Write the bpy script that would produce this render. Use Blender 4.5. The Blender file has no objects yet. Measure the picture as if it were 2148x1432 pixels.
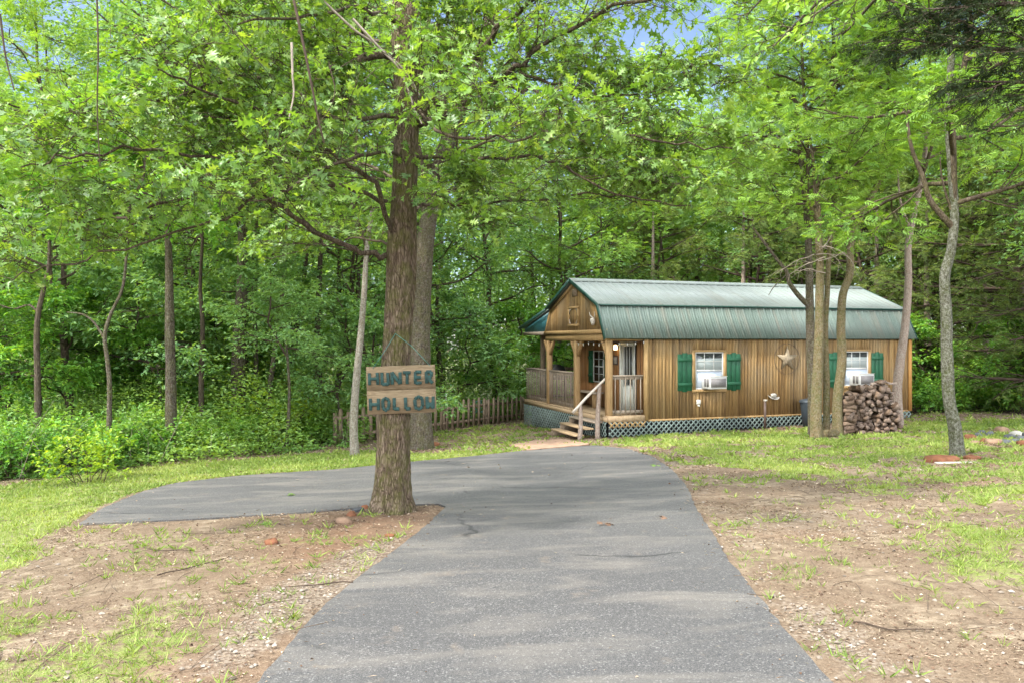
import bpy, math, random
import numpy as np
from mathutils import Vector, geometry
R = math.radians
scene = bpy.context.scene
# ---------------------------------------------------------------- camera, sky, sun, exposure
FPX = 1600.0; CX, CY = 1074.0, 716.0; CAMZ = 1.6
cam = bpy.data.cameras.new("camera"); camo = bpy.data.objects.new("camera", cam)
scene.collection.objects.link(camo); scene.camera = camo
camo.location = (0, 0, CAMZ); camo.rotation_euler = (R(90), 0, 0)
cam.sensor_width = 36; cam.lens = FPX / 2148 * 36; cam.clip_end = 2000; cam.clip_start = 0.05
SUN_EL, SUN_AZ = 50.0, 236.0        # azimuth clockwise from +Y: behind the camera, to the left
w = bpy.data.worlds.new("World"); scene.world = w; w.use_nodes = True
nt = w.node_tree; nt.nodes.clear()
def wn(t): return nt.nodes.new(t)
out = wn("ShaderNodeOutputWorld"); bg = wn("ShaderNodeBackground"); sky = wn("ShaderNodeTexSky")
sky.sky_type = 'NISHITA'; sky.sun_disc = False; sky.sun_elevation = R(SUN_EL); sky.sun_rotation = R(SUN_AZ)
sky.air_density = 1.0; sky.dust_density = 1.0; sky.ozone_density = 2.0
bg.inputs[1].default_value = 0.07
tc = wn("ShaderNodeTexCoord"); mp = wn("ShaderNodeMapping"); nz = wn("ShaderNodeTexNoise"); cr = wn("ShaderNodeValToRGB"); mx = wn("ShaderNodeMix")
mp.inputs['Scale'].default_value = (1, 1, 2.2); nz.inputs['Scale'].default_value = 2.6; nz.inputs['Detail'].default_value = 8; nz.inputs['Roughness'].default_value = .6
cr.color_ramp.elements[0].position = .42; cr.color_ramp.elements[1].position = .62
mx.data_type = 'RGBA'; mx.inputs[7].default_value = (48.0, 48.8, 50.0, 1)
L = nt.links.new
L(tc.outputs['Generated'], mp.inputs[0]); L(mp.outputs[0], nz.inputs['Vector']); L(nz.outputs[0], cr.inputs[0]); 
sep = wn("ShaderNodeSeparateXYZ"); hr_ = wn("ShaderNodeMapRange"); hr_.inputs[1].default_value = .42; hr_.inputs[2].default_value = .75; hr_.inputs[3].default_value = .012; hr_.inputs[4].default_value = 1.0
mu = wn("ShaderNodeMath"); mu.operation = 'MULTIPLY'; L(tc.outputs['Generated'], sep.inputs[0]); L(sep.outputs[2], hr_.inputs[0]); 
yr = wn("ShaderNodeMapRange"); yr.inputs[1].default_value = .05; yr.inputs[2].default_value = -.45; mxm = wn("ShaderNodeMath"); mxm.operation = 'MAXIMUM'  # unseen cloud bank added behind the camera as fill on the wood front
L(sep.outputs[1], yr.inputs[0]); L(hr_.outputs[0], mxm.inputs[0]); L(yr.outputs[0], mxm.inputs[1]); L(mxm.outputs[0], mu.inputs[0]); L(cr.outputs[0], mu.inputs[1]); L(mu.outputs[0], mx.inputs[0])
L(sky.outputs[0], mx.inputs[6]); L(mx.outputs[2], bg.inputs[0]); L(bg.outputs[0], out.inputs[0])
sl = bpy.data.lights.new("sun", 'SUN'); sl.energy = 2.7; sl.angle = R(4.5); sl.color = (1.0, .95, .86)
so = bpy.data.objects.new("sun", sl); scene.collection.objects.link(so)
sdir = Vector((math.sin(R(SUN_AZ)) * math.cos(R(SUN_EL)), math.cos(R(SUN_AZ)) * math.cos(R(SUN_EL)), math.sin(R(SUN_EL))))
so.rotation_euler = (-sdir).to_track_quat('-Z', 'Y').to_euler(); so.location = (0, 0, 30)
scene.view_settings.view_transform = 'Standard'; scene.view_settings.look = 'None'
scene.view_settings.exposure = 1.82; scene.view_settings.gamma = 1.0
cy = scene.cycles
cy.max_bounces = 9; cy.diffuse_bounces = 6; cy.glossy_bounces = 2; cy.transmission_bounces = 7; cy.transparent_max_bounces = 6
cy.use_denoising = True; cy.denoiser = 'OPENIMAGEDENOISE'
try: cy.denoising_prefilter = 'ACCURATE'
except Exception: pass
cy.use_adaptive_sampling = False; cy.sample_clamp_indirect = 6

# ---------------------------------------------------------------- numbers
def smooth(x, a, b):
    t = np.clip((x - a) / (b - a), 0, 1); return t * t * (3 - 2 * t)
_rt = np.random.RandomState(5); _T = _rt.rand(256, 256)
def vnoise(x, y, f=1.0, oct=3, seed=0):
    x = np.asarray(x, float); y = np.asarray(y, float); r = 0; a = 1; tot = 0
    for o in range(oct):
        u = x * f + 17.3 * (seed + o); v = y * f + 9.1 * (seed + o); i = np.floor(u).astype(int); j = np.floor(v).astype(int)
        fu = u - i; fv = v - j; fu = fu * fu * (3 - 2 * fu); fv = fv * fv * (3 - 2 * fv)
        g = lambda p, q: _T[(i + p) % 256, (j + q) % 256]
        r = r + a * ((g(0, 0) * (1 - fu) + g(1, 0) * fu) * (1 - fv) + (g(0, 1) * (1 - fu) + g(1, 1) * fu) * fv)
        tot += a; a *= .5; f *= 2
    return r / tot
def gz(X, Y):
    """height of the ground"""
    X = np.asarray(X, float); Y = np.asarray(Y, float)
    h = 1.384 + .06 * np.minimum(Y, 20) + .04 * np.clip(Y - 20, 0, 40) - .035 * np.clip(X, -8, 14)
    return CAMZ - h
def gzf(x, y): return float(gz(x, y))
def at(px, py, Y): return Vector(((px - CX) / FPX * Y, Y, CAMZ - (py - CY) / FPX * Y))
def ground_at(px, py):
    lo, hi = 1.5, 80.0; k = (px - CX) / FPX; m = (py - CY) / FPX
    for _ in range(50):
        Y = (lo + hi) / 2
        if CAMZ - m * Y > gzf(k * Y, Y): lo = Y
        else: hi = Y
    return Vector((k * Y, Y, gzf(k * Y, Y)))
def gpoly(pts): return [tuple(ground_at(*p)[:2]) for p in pts]
def inside(X, Y, poly):
    r = np.zeros(np.shape(X), bool); n = len(poly)
    for i in range(n):
        x1, y1 = poly[i]; x2, y2 = poly[(i + 1) % n]
        c = ((y1 > Y) != (y2 > Y)) & (X < (x2 - x1) * (Y - y1) / ((y2 - y1) + 1e-12) + x1)
        r ^= c
    return r
def pdist(X, Y, poly):
    d = np.full(np.shape(X), 1e9); n = len(poly)
    for i in range(n):
        x1, y1 = poly[i]; x2, y2 = poly[(i + 1) % n]; dx, dy = x2 - x1, y2 - y1
        t = np.clip(((X - x1) * dx + (Y - y1) * dy) / (dx * dx + dy * dy + 1e-9), 0, 1)
        d = np.minimum(d, np.hypot(X - x1 - t * dx, Y - y1 - t * dy))
    return np.where(inside(X, Y, poly), d, -d)   # positive inside

# ---------------------------------------------------------------- materials
def mat(name, build, rough=.8, spec=.3):
    m = bpy.data.materials.new(name); m.use_nodes = True; t = m.node_tree; t.nodes.clear()
    o = t.nodes.new("ShaderNodeOutputMaterial"); p = t.nodes.new("ShaderNodeBsdfPrincipled")
    p.inputs['Roughness'].default_value = rough; p.inputs['Specular IOR Level'].default_value = spec
    t.links.new(p.outputs[0], o.inputs[0]); build(NT(t), p, o); return m
class NT:
    def __init__(s, t): s.t = t
    def n(s, typ, **k):
        nd = s.t.nodes.new("ShaderNode" + typ)
        for a, v in k.items():
            if a.startswith('i_'): s.set(nd.inputs[a[2:].replace('_', ' ')], v)
            elif a[0] == 'x' and a[1:].isdigit(): s.set(nd.inputs[int(a[1:])], v)
            else: setattr(nd, a, v)
        return nd
    def set(s, inp, v):
        if isinstance(v, bpy.types.NodeSocket): s.t.links.new(v, inp)
        elif isinstance(v, tuple) and len(v) == 3 and inp.type == 'RGBA': inp.default_value = (*v, 1)
        else: inp.default_value = v
    def coord(s, kind='Object', scale=(1, 1, 1)):
        c = s.n("TexCoord"); m = s.n("Mapping", x0=c.outputs[kind]); m.inputs['Scale'].default_value = scale; return m.outputs[0]
    def noise(s, vec, scale, det=4, rough=.55, dist=0):
        return s.n("TexNoise", i_Vector=vec, i_Scale=scale, i_Detail=det, i_Roughness=rough, i_Distortion=dist).outputs[0]
    def vor(s, vec, scale, feature='F1', out=0):
        return s.n("TexVoronoi", feature=feature, i_Vector=vec, i_Scale=scale).outputs[out]
    def ramp(s, fac, *stops):
        r = s.n("ValToRGB", x0=fac); e = r.color_ramp.elements
        while len(e) < len(stops): e.new(.5)
        for k, (p, c) in enumerate(stops):
            e[k].position = p; e[k].color = (*c, 1) if isinstance(c, tuple) else (c, c, c, 1)
        return r.outputs[0]
    def mix(s, f, a, b, mode='MIX'):
        m = s.n("Mix", data_type='RGBA', blend_type=mode); s.set(m.inputs[0], f); s.set(m.inputs[6], a); s.set(m.inputs[7], b); return m.outputs[2]
    def math(s, op, a, b=0.0, clamp=False): return s.n("Math", operation=op, use_clamp=clamp, x0=a, x1=b).outputs[0]
    def bump(s, h, strength=.5, dist=.01): return s.n("Bump", i_Height=h, i_Strength=strength, i_Distance=dist).outputs[0]
    def attr(s, name): return s.n("Attribute", attribute_name=name).outputs['Fac']
def plain(name, col, rough=.7, spec=.3, var=.15, scale=8, metal=0, bump=0):
    def b(n, p, o):
        v = n.coord(); f = n.noise(v, scale, 5)
        c = n.mix(1, n.mix(0, col, col), n.ramp(f, (.3, 1 - var), (.7, 1 + var)), 'MULTIPLY')
        n.set(p.inputs['Base Color'], c); p.inputs['Metallic'].default_value = metal
        if bump: n.set(p.inputs['Normal'], n.bump(n.noise(v, scale * 6, 4), bump, .005))
    return mat(name, b, rough, spec)
def leafmat(name, dark, mid, light, trans=.35, gloss=.25, rough=.45, rnd=.25):
    def b(n, p, o):
        f = n.attr('tint'); oi = n.n("ObjectInfo").outputs['Random']
        f = n.math('ADD', f, n.math('MULTIPLY', n.math('SUBTRACT', oi, .5), rnd), True)
        c = n.ramp(f, (0, dark), (.5, mid), (1, light))
        n.set(p.inputs['Base Color'], c); p.inputs['Roughness'].default_value = rough; p.inputs['Specular IOR Level'].default_value = gloss
        tr = n.n("BsdfTranslucent", x0=n.mix(1, c, (1.35, 1.25, .35), 'MULTIPLY')); ms = n.n("MixShader", x0=trans, x1=p.outputs[0], x2=tr.outputs[0])
        n.t.links.new(ms.outputs[0], o.inputs[0])
    return mat(name, b)
def barkmat(name, dark, mid, light, vs=(1, 1, .22), sc=22, moss=0, lichen=0, bs=1.0, mossc=(.09, .10, .02)):
    def b(n, p, o):
        v = n.coord('Object', vs); v1 = n.coord('Object')
        w1 = n.noise(v, sc * 1.1, 6, .68); w2 = n.vor(n.mix(.06, v, n.n("TexNoise", i_Vector=v, i_Scale=sc * .8).outputs[1]), sc * 2.0, 'DISTANCE_TO_EDGE')
        h = n.math('ADD', n.math('MULTIPLY', n.math('MINIMUM', w2, .22), 1.5), n.math('MULTIPLY', n.math('SUBTRACT', w1, .18), 1.35))
        c = n.ramp(h, (.25, dark), (.55, mid), (.95, light))
        c = n.mix(n.ramp(n.noise(v1, 3, 4), (.35, 0.0), (.7, .45)), c, mid)
        if moss:
            mk = n.math('MULTIPLY', n.ramp(n.noise(v1, 5.5, 7, .75), (.42, 0.0), (.64, 1.0)), moss); c = n.mix(mk, c, mossc)
        if lichen:
            mk = n.math('MULTIPLY', n.ramp(n.noise(v1, 24, 7, .78), (.46, 0.0), (.62, 1.0)), lichen); c = n.mix(mk, c, (.40, .41, .36))
        n.set(p.inputs['Base Color'], c); n.set(p.inputs['Normal'], n.bump(h, bs, .02))
    return mat(name, b, .95, .1)
M = {}
M['oak_leaf'] = leafmat('oak_leaf', (.070, .155, .032), (.15, .27, .050), (.27, .38, .085), .46, .55, .42, .1)
M['leaf_elm'] = leafmat('leaf_elm', (.09, .20, .04), (.19, .34, .060), (.30, .44, .08), .42, .3)
M['leaf_mid'] = leafmat('leaf_mid', (.08, .18, .050), (.165, .30, .075), (.28, .41, .10), .46, .35)
M['leaf_cool'] = leafmat('leaf_cool', (.08, .185, .07), (.165, .31, .11), (.27, .41, .15), .45, .4)
M['leaf_far'] = leafmat('leaf_far', (.10, .21, .075), (.20, .34, .11), (.31, .45, .15), .46, .3)
M['leaf_bush'] = leafmat('leaf_bush', (.07, .20, .04), (.16, .35, .055), (.32, .47, .06), .42, .35)
M['leaf_pale'] = leafmat('leaf_pale', (.10, .22, .085), (.20, .36, .135), (.30, .46, .19), .45, .35)
M['leaf_lime'] = leafmat('leaf_lime', (.10, .22, .02), (.24, .36, .03), (.36, .45, .04), .45, .35)
M['cedar'] = leafmat('cedar', (.07, .125, .035), (.155, .22, .065), (.27, .33, .09), .36, .2, .6)
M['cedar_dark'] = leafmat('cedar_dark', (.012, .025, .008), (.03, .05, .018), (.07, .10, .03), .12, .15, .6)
M['bark_oak'] = barkmat('bark_oak', (.022, .015, .010), (.105, .075, .052), (.26, .20, .15), moss=.7, bs=1.6)
M['bark_limb'] = barkmat('bark_limb', (.018, .013, .010), (.065, .048, .036), (.15, .12, .09), moss=.3)
M['bark_mid'] = barkmat('bark_mid', (.018, .013, .010), (.062, .046, .034), (.145, .115, .088), moss=.45, lichen=.2, bs=1.5)
M['bark_dark'] = barkmat('bark_dark', (.02, .015, .012), (.06, .045, .035), (.12, .095, .08), moss=.2)
M['bark_pale'] = barkmat('bark_pale', (.08, .06, .045), (.20, .165, .13), (.34, .30, .25), sc=40, lichen=.6, moss=.3)
M['bark_ivy'] = barkmat('bark_ivy', (.03, .02, .012), (.14, .10, .05), (.34, .27, .15), sc=55, moss=.7, lichen=.25, mossc=(.10, .11, .03))
M['bark_pink'] = barkmat('bark_pink', (.11, .07, .055), (.26, .19, .15), (.38, .31, .27), sc=36, lichen=.4)
M['bark_lichen'] = barkmat('bark_lichen', (.015, .014, .008), (.07, .066, .045), (.25, .25, .21), sc=48, lichen=.42, moss=.8, mossc=(.05, .06, .012))
M['twig'] = plain('twig', (.055, .040, .030), .9, .1, .3)
M['twig_brown'] = plain('twig_brown', (.10, .075, .055), .9, .1, .4)
M['twig_grey'] = plain('twig_grey', (.26, .22, .18), .9, .1, .3)

def b_siding(n, p, o, base=((.085, .047, .019), (.225, .135, .052), (.33, .225, .105))):
    v = n.coord('Object'); vg = n.coord('Object', (14, 14, .8))
    sx = n.n("SeparateXYZ", x0=v); brd = n.math('FLOOR', n.math('MULTIPLY', n.math('ADD', sx.outputs[0], sx.outputs[1]), 9.85))
    wn_ = n.n("TexWhiteNoise", noise_dimensions='1D'); n.set(wn_.inputs['W'], brd)
    f = n.math('ADD', n.math('MULTIPLY', n.noise(vg, 1.6, 6, .65), .75), n.math('MULTIPLY', wn_.outputs[0], .28))
    c = n.ramp(f, (.28, base[0]), (.52, base[1]), (.80, base[2]))
    gr = n.ramp(n.noise(n.coord('Object', (.9, .9, .5)), 1.6, 5, .6), (.42, 0.0), (.66, .55))
    hi = n.ramp(n.math('MULTIPLY', sx.outputs[2], .4), (.30, .45), (.75, 1.0)); c = n.mix(n.math('MULTIPLY', gr, hi), c, (.165, .137, .092))                       # silvered, weathered boards
    st = n.ramp(n.noise(n.coord('Object', (5, 5, .45)), 1.3, 4), (.58, 0.0), (.75, .55))
    c = n.mix(st, c, (.085, .050, .028))                     # dark run-off stains
    n.set(p.inputs['Base Color'], c); n.set(p.inputs['Normal'], n.bump(n.noise(vg, 5, 5), .35, .004))
M['siding'] = mat('siding', b_siding, .8, .2)
M['porch_wall'] = mat('porch_wall', lambda n, p, o: b_siding(n, p, o, ((.12, .055, .022), (.27, .13, .05), (.38, .20, .08))), .8, .2)
def b_wood(cols, vs=(3, 3, 3), sc=6):
    def b(n, p, o):
        v = n.coord('Object', vs); f = n.noise(v, sc, 6, .65, .6); g = n.noise(n.coord('Object'), 2.5, 4)
        c = n.mix(n.ramp(g, (.35, 0.0), (.7, .6)), n.ramp(f, (.3, cols[0]), (.52, cols[1]), (.75, cols[2])), cols[1])
        n.set(p.inputs['Base Color'], c); n.set(p.inputs['Normal'], n.bump(f, .4, .006))
    return b
M['trim'] = mat('trim', b_wood(((.16, .095, .037), (.30, .195, .087), (.38, .265, .135)), (8, 8, 1)), .8, .2)
M['orange_trim'] = mat('orange_trim', b_wood(((.26, .12, .032), (.38, .195, .058), (.44, .25, .09)), (8, 8, 1)), .7, .25)
M['post'] = mat('post', b_wood(((.16, .095, .042), (.28, .18, .085), (.37, .26, .14)), (8, 8, .8)), .8, .2)
M['grey_wood'] = mat('grey_wood', b_wood(((.14, .11, .08), (.26, .21, .16), (.37, .32, .26)), (8, 8, 1)), .85, .2)
M['deck_wood'] = mat('deck_wood', b_wood(((.19, .12, .065), (.33, .235, .14), (.43, .33, .215)), (2, 14, 2)), .8, .2)
M['fence_wood'] = mat('fence_wood', b_wood(((.10, .070, .048), (.22, .165, .115), (.34, .275, .205)), (10, 10, 1)), .9, .15)
M['sign_wood'] = mat('sign_wood', b_wood(((.065, .045, .027), (.19, .14, .085), (.30, .24, .16)), (1.2, 12, 14)), .85, .15)
M['letter'] = plain('letter', (.014, .042, .037), .7, .3, .45, 25, bump=.4)
M['shutter'] = plain('shutter', (.005, .066, .028), .55, .35, .2, 9, bump=.2)
M['lattice'] = plain('lattice', (.15, .19, .175), .8, .2, .3, 5)
M['white'] = plain('white', (.46, .46, .445), .5, .4, .06, 6)
M['door_white'] = plain('door_white', (.60, .60, .55), .6, .3, .12, 6)
M['aged_white'] = plain('aged_white', (.60, .58, .52), .5, .3, .15, 12)
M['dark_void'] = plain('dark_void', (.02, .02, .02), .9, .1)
M['grille'] = plain('grille', (.16, .15, .15), .6, .4, .2, 60)
M['panel_blue'] = plain('panel_blue', (.40, .45, .52), .5, .3, .05)
M['black'] = plain('black', (.018, .019, .020), .4, .5)
M['bin'] = plain('bin', (.030, .040, .050), .5, .4)
M['blue_metal'] = plain('blue_metal', (.035, .13, .15), .5, .4, .25, 4)
M['bone'] = plain('bone', (.36, .33, .28), .7, .2, .2, 30)
M['rust_metal'] = plain('rust_metal', (.25, .20, .135), .55, .4, .35, 14, .3)
M['dark_metal'] = plain('dark_metal', (.07, .045, .035), .6, .4, .3, 10)
M['grey_orn'] = plain('grey_orn', (.30, .28, .25), .7, .3, .4, 20, bump=.5)
def b_log(n, p, o):
    f = n.noise(n.coord('Object', (9, 2, 9)), 7, 6, .7); r = n.n("ObjectInfo").outputs['Random']
    c = n.mix(r, n.ramp(f, (.35, (.035, .023, .016)), (.6, (.115, .074, .050))), n.ramp(f, (.3, (.085, .056, .039)), (.65, (.25, .18, .13))))
    n.set(p.inputs['Base Color'], c); n.set(p.inputs['Normal'], n.bump(f, .8, .012))
M['log_end'] = mat('log_end', b_log, .9, .1)
def b_cut(n, p, o):
    r = n.n("ObjectInfo").outputs['Random']; f = n.n("TexWave", wave_type='RINGS', rings_direction='Y', i_Vector=n.coord(), i_Scale=26.0, i_Distortion=3.0, i_Detail=3.0).outputs['Fac']
    c = n.mix(f, (.13, .095, .075), (.22, .17, .135)); c = n.mix(n.ramp(n.noise(n.coord(), 30, 4), (.45, 0.0), (.7, .6)), c, (.06, .042, .034)); n.set(p.inputs['Base Color'], n.mix(n.math('MULTIPLY', r, .7), c, (.09, .062, .05)))
M['log_cut'] = mat('log_cut', b_cut, .9, .1)
M['pole_wood'] = mat('pole_wood', b_wood(((.22, .16, .12), (.42, .34, .28), (.58, .51, .45)), (6, 6, 1.2)), .85, .2)
M['rail_pale'] = mat('rail_pale', b_wood(((.24, .20, .165), (.38, .34, .29), (.48, .44, .39)), (3, 3, 3)), .7, .2)
M['red_rock'] = plain('red_rock', (.15, .065, .035), .9, .15, .45, 6, bump=.6)
M['pink_rock'] = plain('pink_rock', (.19, .125, .085), .9, .15, .35, 7, bump=.6)
M['dark_rock'] = plain('dark_rock', (.07, .075, .08), .85, .2, .4, 7, bump=.6)
M['grey_rock'] = plain('grey_rock', (.30, .29, .26), .9, .15, .3, 7, bump=.6)
M['gravel'] = leafmat('gravel', (.07, .055, .042), (.145, .12, .095), (.28, .25, .215), 0, .2, .85, 0)
M['grass'] = leafmat('grass', (.085, .135, .03), (.165, .24, .05), (.31, .35, .11), .35, .2, .6, 0)
M['litter'] = leafmat('litter', (.045, .027, .018), (.15, .095, .065), (.48, .40, .30), .1, .15, .8, 0)
M['wire_teal'] = plain('wire_teal', (.05, .20, .17), .5, .4)
M['teal'] = plain('teal', (.16, .42, .40), .6, .3)
def b_glass(n, p, o):
    n.set(p.inputs['Base Color'], (.025, .03, .03)); p.inputs['Roughness'].default_value = .05; p.inputs['Specular IOR Level'].default_value = .9
M['glass'] = mat('glass', b_glass, .05, .9)
def b_blind(n, p, o):
    v = n.coord('Object'); z = n.n("SeparateXYZ", x0=v).outputs[2]
    s = n.math('SINE', n.math('MULTIPLY', z, 210)); n.set(p.inputs['Base Color'], n.ramp(s, (.0, (.16, .19, .19)), (.6, (.42, .46, .45))))
M['blind'] = mat('blind', b_blind, .6, .4)
def b_lamp(n, p, o):
    p.inputs['Base Color'].default_value = (1, .8, .5, 1); p.inputs['Emission Color'].default_value = (1, .72, .35, 1); p.inputs['Emission Strength'].default_value = 2.2
M['lamp_glow'] = mat('lamp_glow', b_lamp)
M['bulb'] = plain('bulb', (.38, .36, .31), .15, .6, .02)
def b_roof(n, p, o, stain=.5, base=(.145, .285, .235)):
    v = n.coord('Object'); a = n.noise(n.coord('Object', (3.5, .35, .35)), 1.4, 5, .6); b = n.noise(v, .55, 3)
    c = n.mix(n.ramp(b, (.35, 0.0), (.7, .4)), base, (.165, .19, .178))
    c = n.mix(n.math('MULTIPLY', n.ramp(a, (.50, 0.0), (.72, 1.0)), stain), c, (.14, .135, .11))
    n.set(p.inputs['Base Color'], c); n.set(p.inputs['Roughness'], n.ramp(a, (.3, .42), (.7, .6)))
M['roof'] = mat('roof', lambda n, p, o: b_roof(n, p, o, .45, (.145, .172, .160)), .4, .25)  # paler base: the upper slope's sky reflection is put into the colour
M['roof_low'] = mat('roof_low', lambda n, p, o: b_roof(n, p, o, .9, (.090, .123, .106)), .4, .3)  # same metal, base darkened in colour for the slope reflecting less sky; more stains
M['roof_trim'] = plain('roof_trim', (.012, .050, .038), .5, .4, .2)
def b_ground(n, p, o):
    v = n.coord('Object'); gr = n.attr('grass'); gv = n.attr('gravel'); wd = n.attr('wood'); rd = n.attr('red')
    f1 = n.noise(v, 1.3, 6, .62); f2 = n.noise(v, 9, 6, .7); f3 = n.noise(v, 60, 4, .7)
    soil = n.ramp(f2, (.28, (.070, .050, .034)), (.5, (.165, .127, .088)), (.72, (.31, .255, .185)))
    soil = n.mix(n.ramp(f1, (.38, 0.0), (.56, .85)), soil, n.ramp(f3, (.3, (.065, .044, .030)), (.7, (.19, .14, .095))))
    soil = n.mix(n.math('MULTIPLY', rd, n.ramp(f2, (.35, .3), (.65, 1.0))), soil, (.150, .085, .052))
    fl_ = n.math('MULTIPLY', n.ramp(n.vor(n.coord('Object', (1, 1.6, 1)), 55, 'F1', 0), (.10, 1.0), (.22, 0.0)), n.ramp(f2, (.40, .15), (.62, .85)))
    soil = n.mix(fl_, soil, (.055, .036, .026))
    st_ = n.math('MULTIPLY', n.ramp(n.vor(n.coord('Object', (1.5, .7, 1)), 38, 'F1', 0), (.06, 1.0), (.13, 0.0)), .6)
    soil = n.mix(st_, soil, (.40, .335, .25))
    grav = n.ramp(n.vor(v, 42, 'F1', 0), (.0, (.27, .235, .19)), (.45, (.18, .145, .11)), (.8, (.09, .065, .048)))
    c = n.mix(n.ramp(n.math('ADD', gv, n.math('MULTIPLY', n.math('SUBTRACT', f2, .5), 1.3)), (.38, 0.0), (.62, .85)), soil, grav)
    gcol = n.ramp(f3, (.3, (.09, .10, .035)), (.55, (.155, .19, .05)), (.8, (.24, .27, .09)))
    gm = n.ramp(n.math('ADD', gr, n.math('MULTIPLY', n.math('SUBTRACT', f2, .5), 1.6)), (.40, 0.0), (.62, .9))
    c = n.mix(gm, c, gcol)
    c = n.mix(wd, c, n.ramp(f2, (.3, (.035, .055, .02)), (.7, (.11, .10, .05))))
    n.set(p.inputs['Base Color'], c)
    n.set(p.inputs['Normal'], n.bump(n.math('ADD', f3, n.math('MULTIPLY', f2, 1.5)), .7, .02))
M['ground'] = mat('ground', b_ground, .95, .1)
def b_asphalt(n, p, o):
    v = n.coord('Object'); f = n.noise(v, 150, 3, .8); g = n.vor(v, 120, 'F1', 1); big = n.noise(v, .7, 5, .6)
    sand = n.noise(n.coord('Object', (.55, 1.6, 1)), 1.5, 6, .62, .5)
    c = n.ramp(f, (.34, (.017, .0165, .017)), (.5, (.053, .052, .0515)), (.66, (.150, .145, .138)))
    gs = n.n("SeparateXYZ", x0=g).outputs[0]
    c = n.mix(n.ramp(gs, (.92, 0.0), (.95, .45)), c, (.26, .255, .245))
    c = n.mix(n.ramp(gs, (.05, .7), (.09, 0.0)), c, (.02, .022, .027))
    c = n.mix(n.ramp(big, (.35, .35), (.65, 0.0)), c, (.036, .036, .037))
    c = n.mix(n.ramp(sand, (.48, 0.0), (.68, .5)), c, (.16, .145, .125))
    ck = n.n("TexVoronoi", feature='DISTANCE_TO_EDGE', i_Vector=n.mix(.35, v, n.n("TexNoise", i_Vector=v, i_Scale=1.6, i_Detail=5.0).outputs[1]), i_Scale=.42).outputs[0]
    ckm = n.math('MULTIPLY', n.ramp(ck, (.002, 1.0), (.0065, 0.0)), n.ramp(n.noise(v, .9, 3), (.52, 0.0), (.60, .8)))
    c = n.mix(ckm, c, (.012, .012, .013))
    dr = n.ramp(n.noise(v, 2.3, 7, .7), (.60, 0.0), (.72, .5)); c = n.mix(dr, c, (.17, .135, .10))
    n.set(p.inputs['Base Color'], c); n.set(p.inputs['Roughness'], n.ramp(f, (.3, .65), (.7, .85)))
    n.set(p.inputs['Normal'], n.bump(n.noise(v, 170, 3, .7), .5, .006))
M['asphalt'] = mat('asphalt', b_asphalt, .8, .35)
M['pad'] = plain('pad', (.25, .165, .115), .9, .15, .25, 5, bump=.3)

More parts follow.
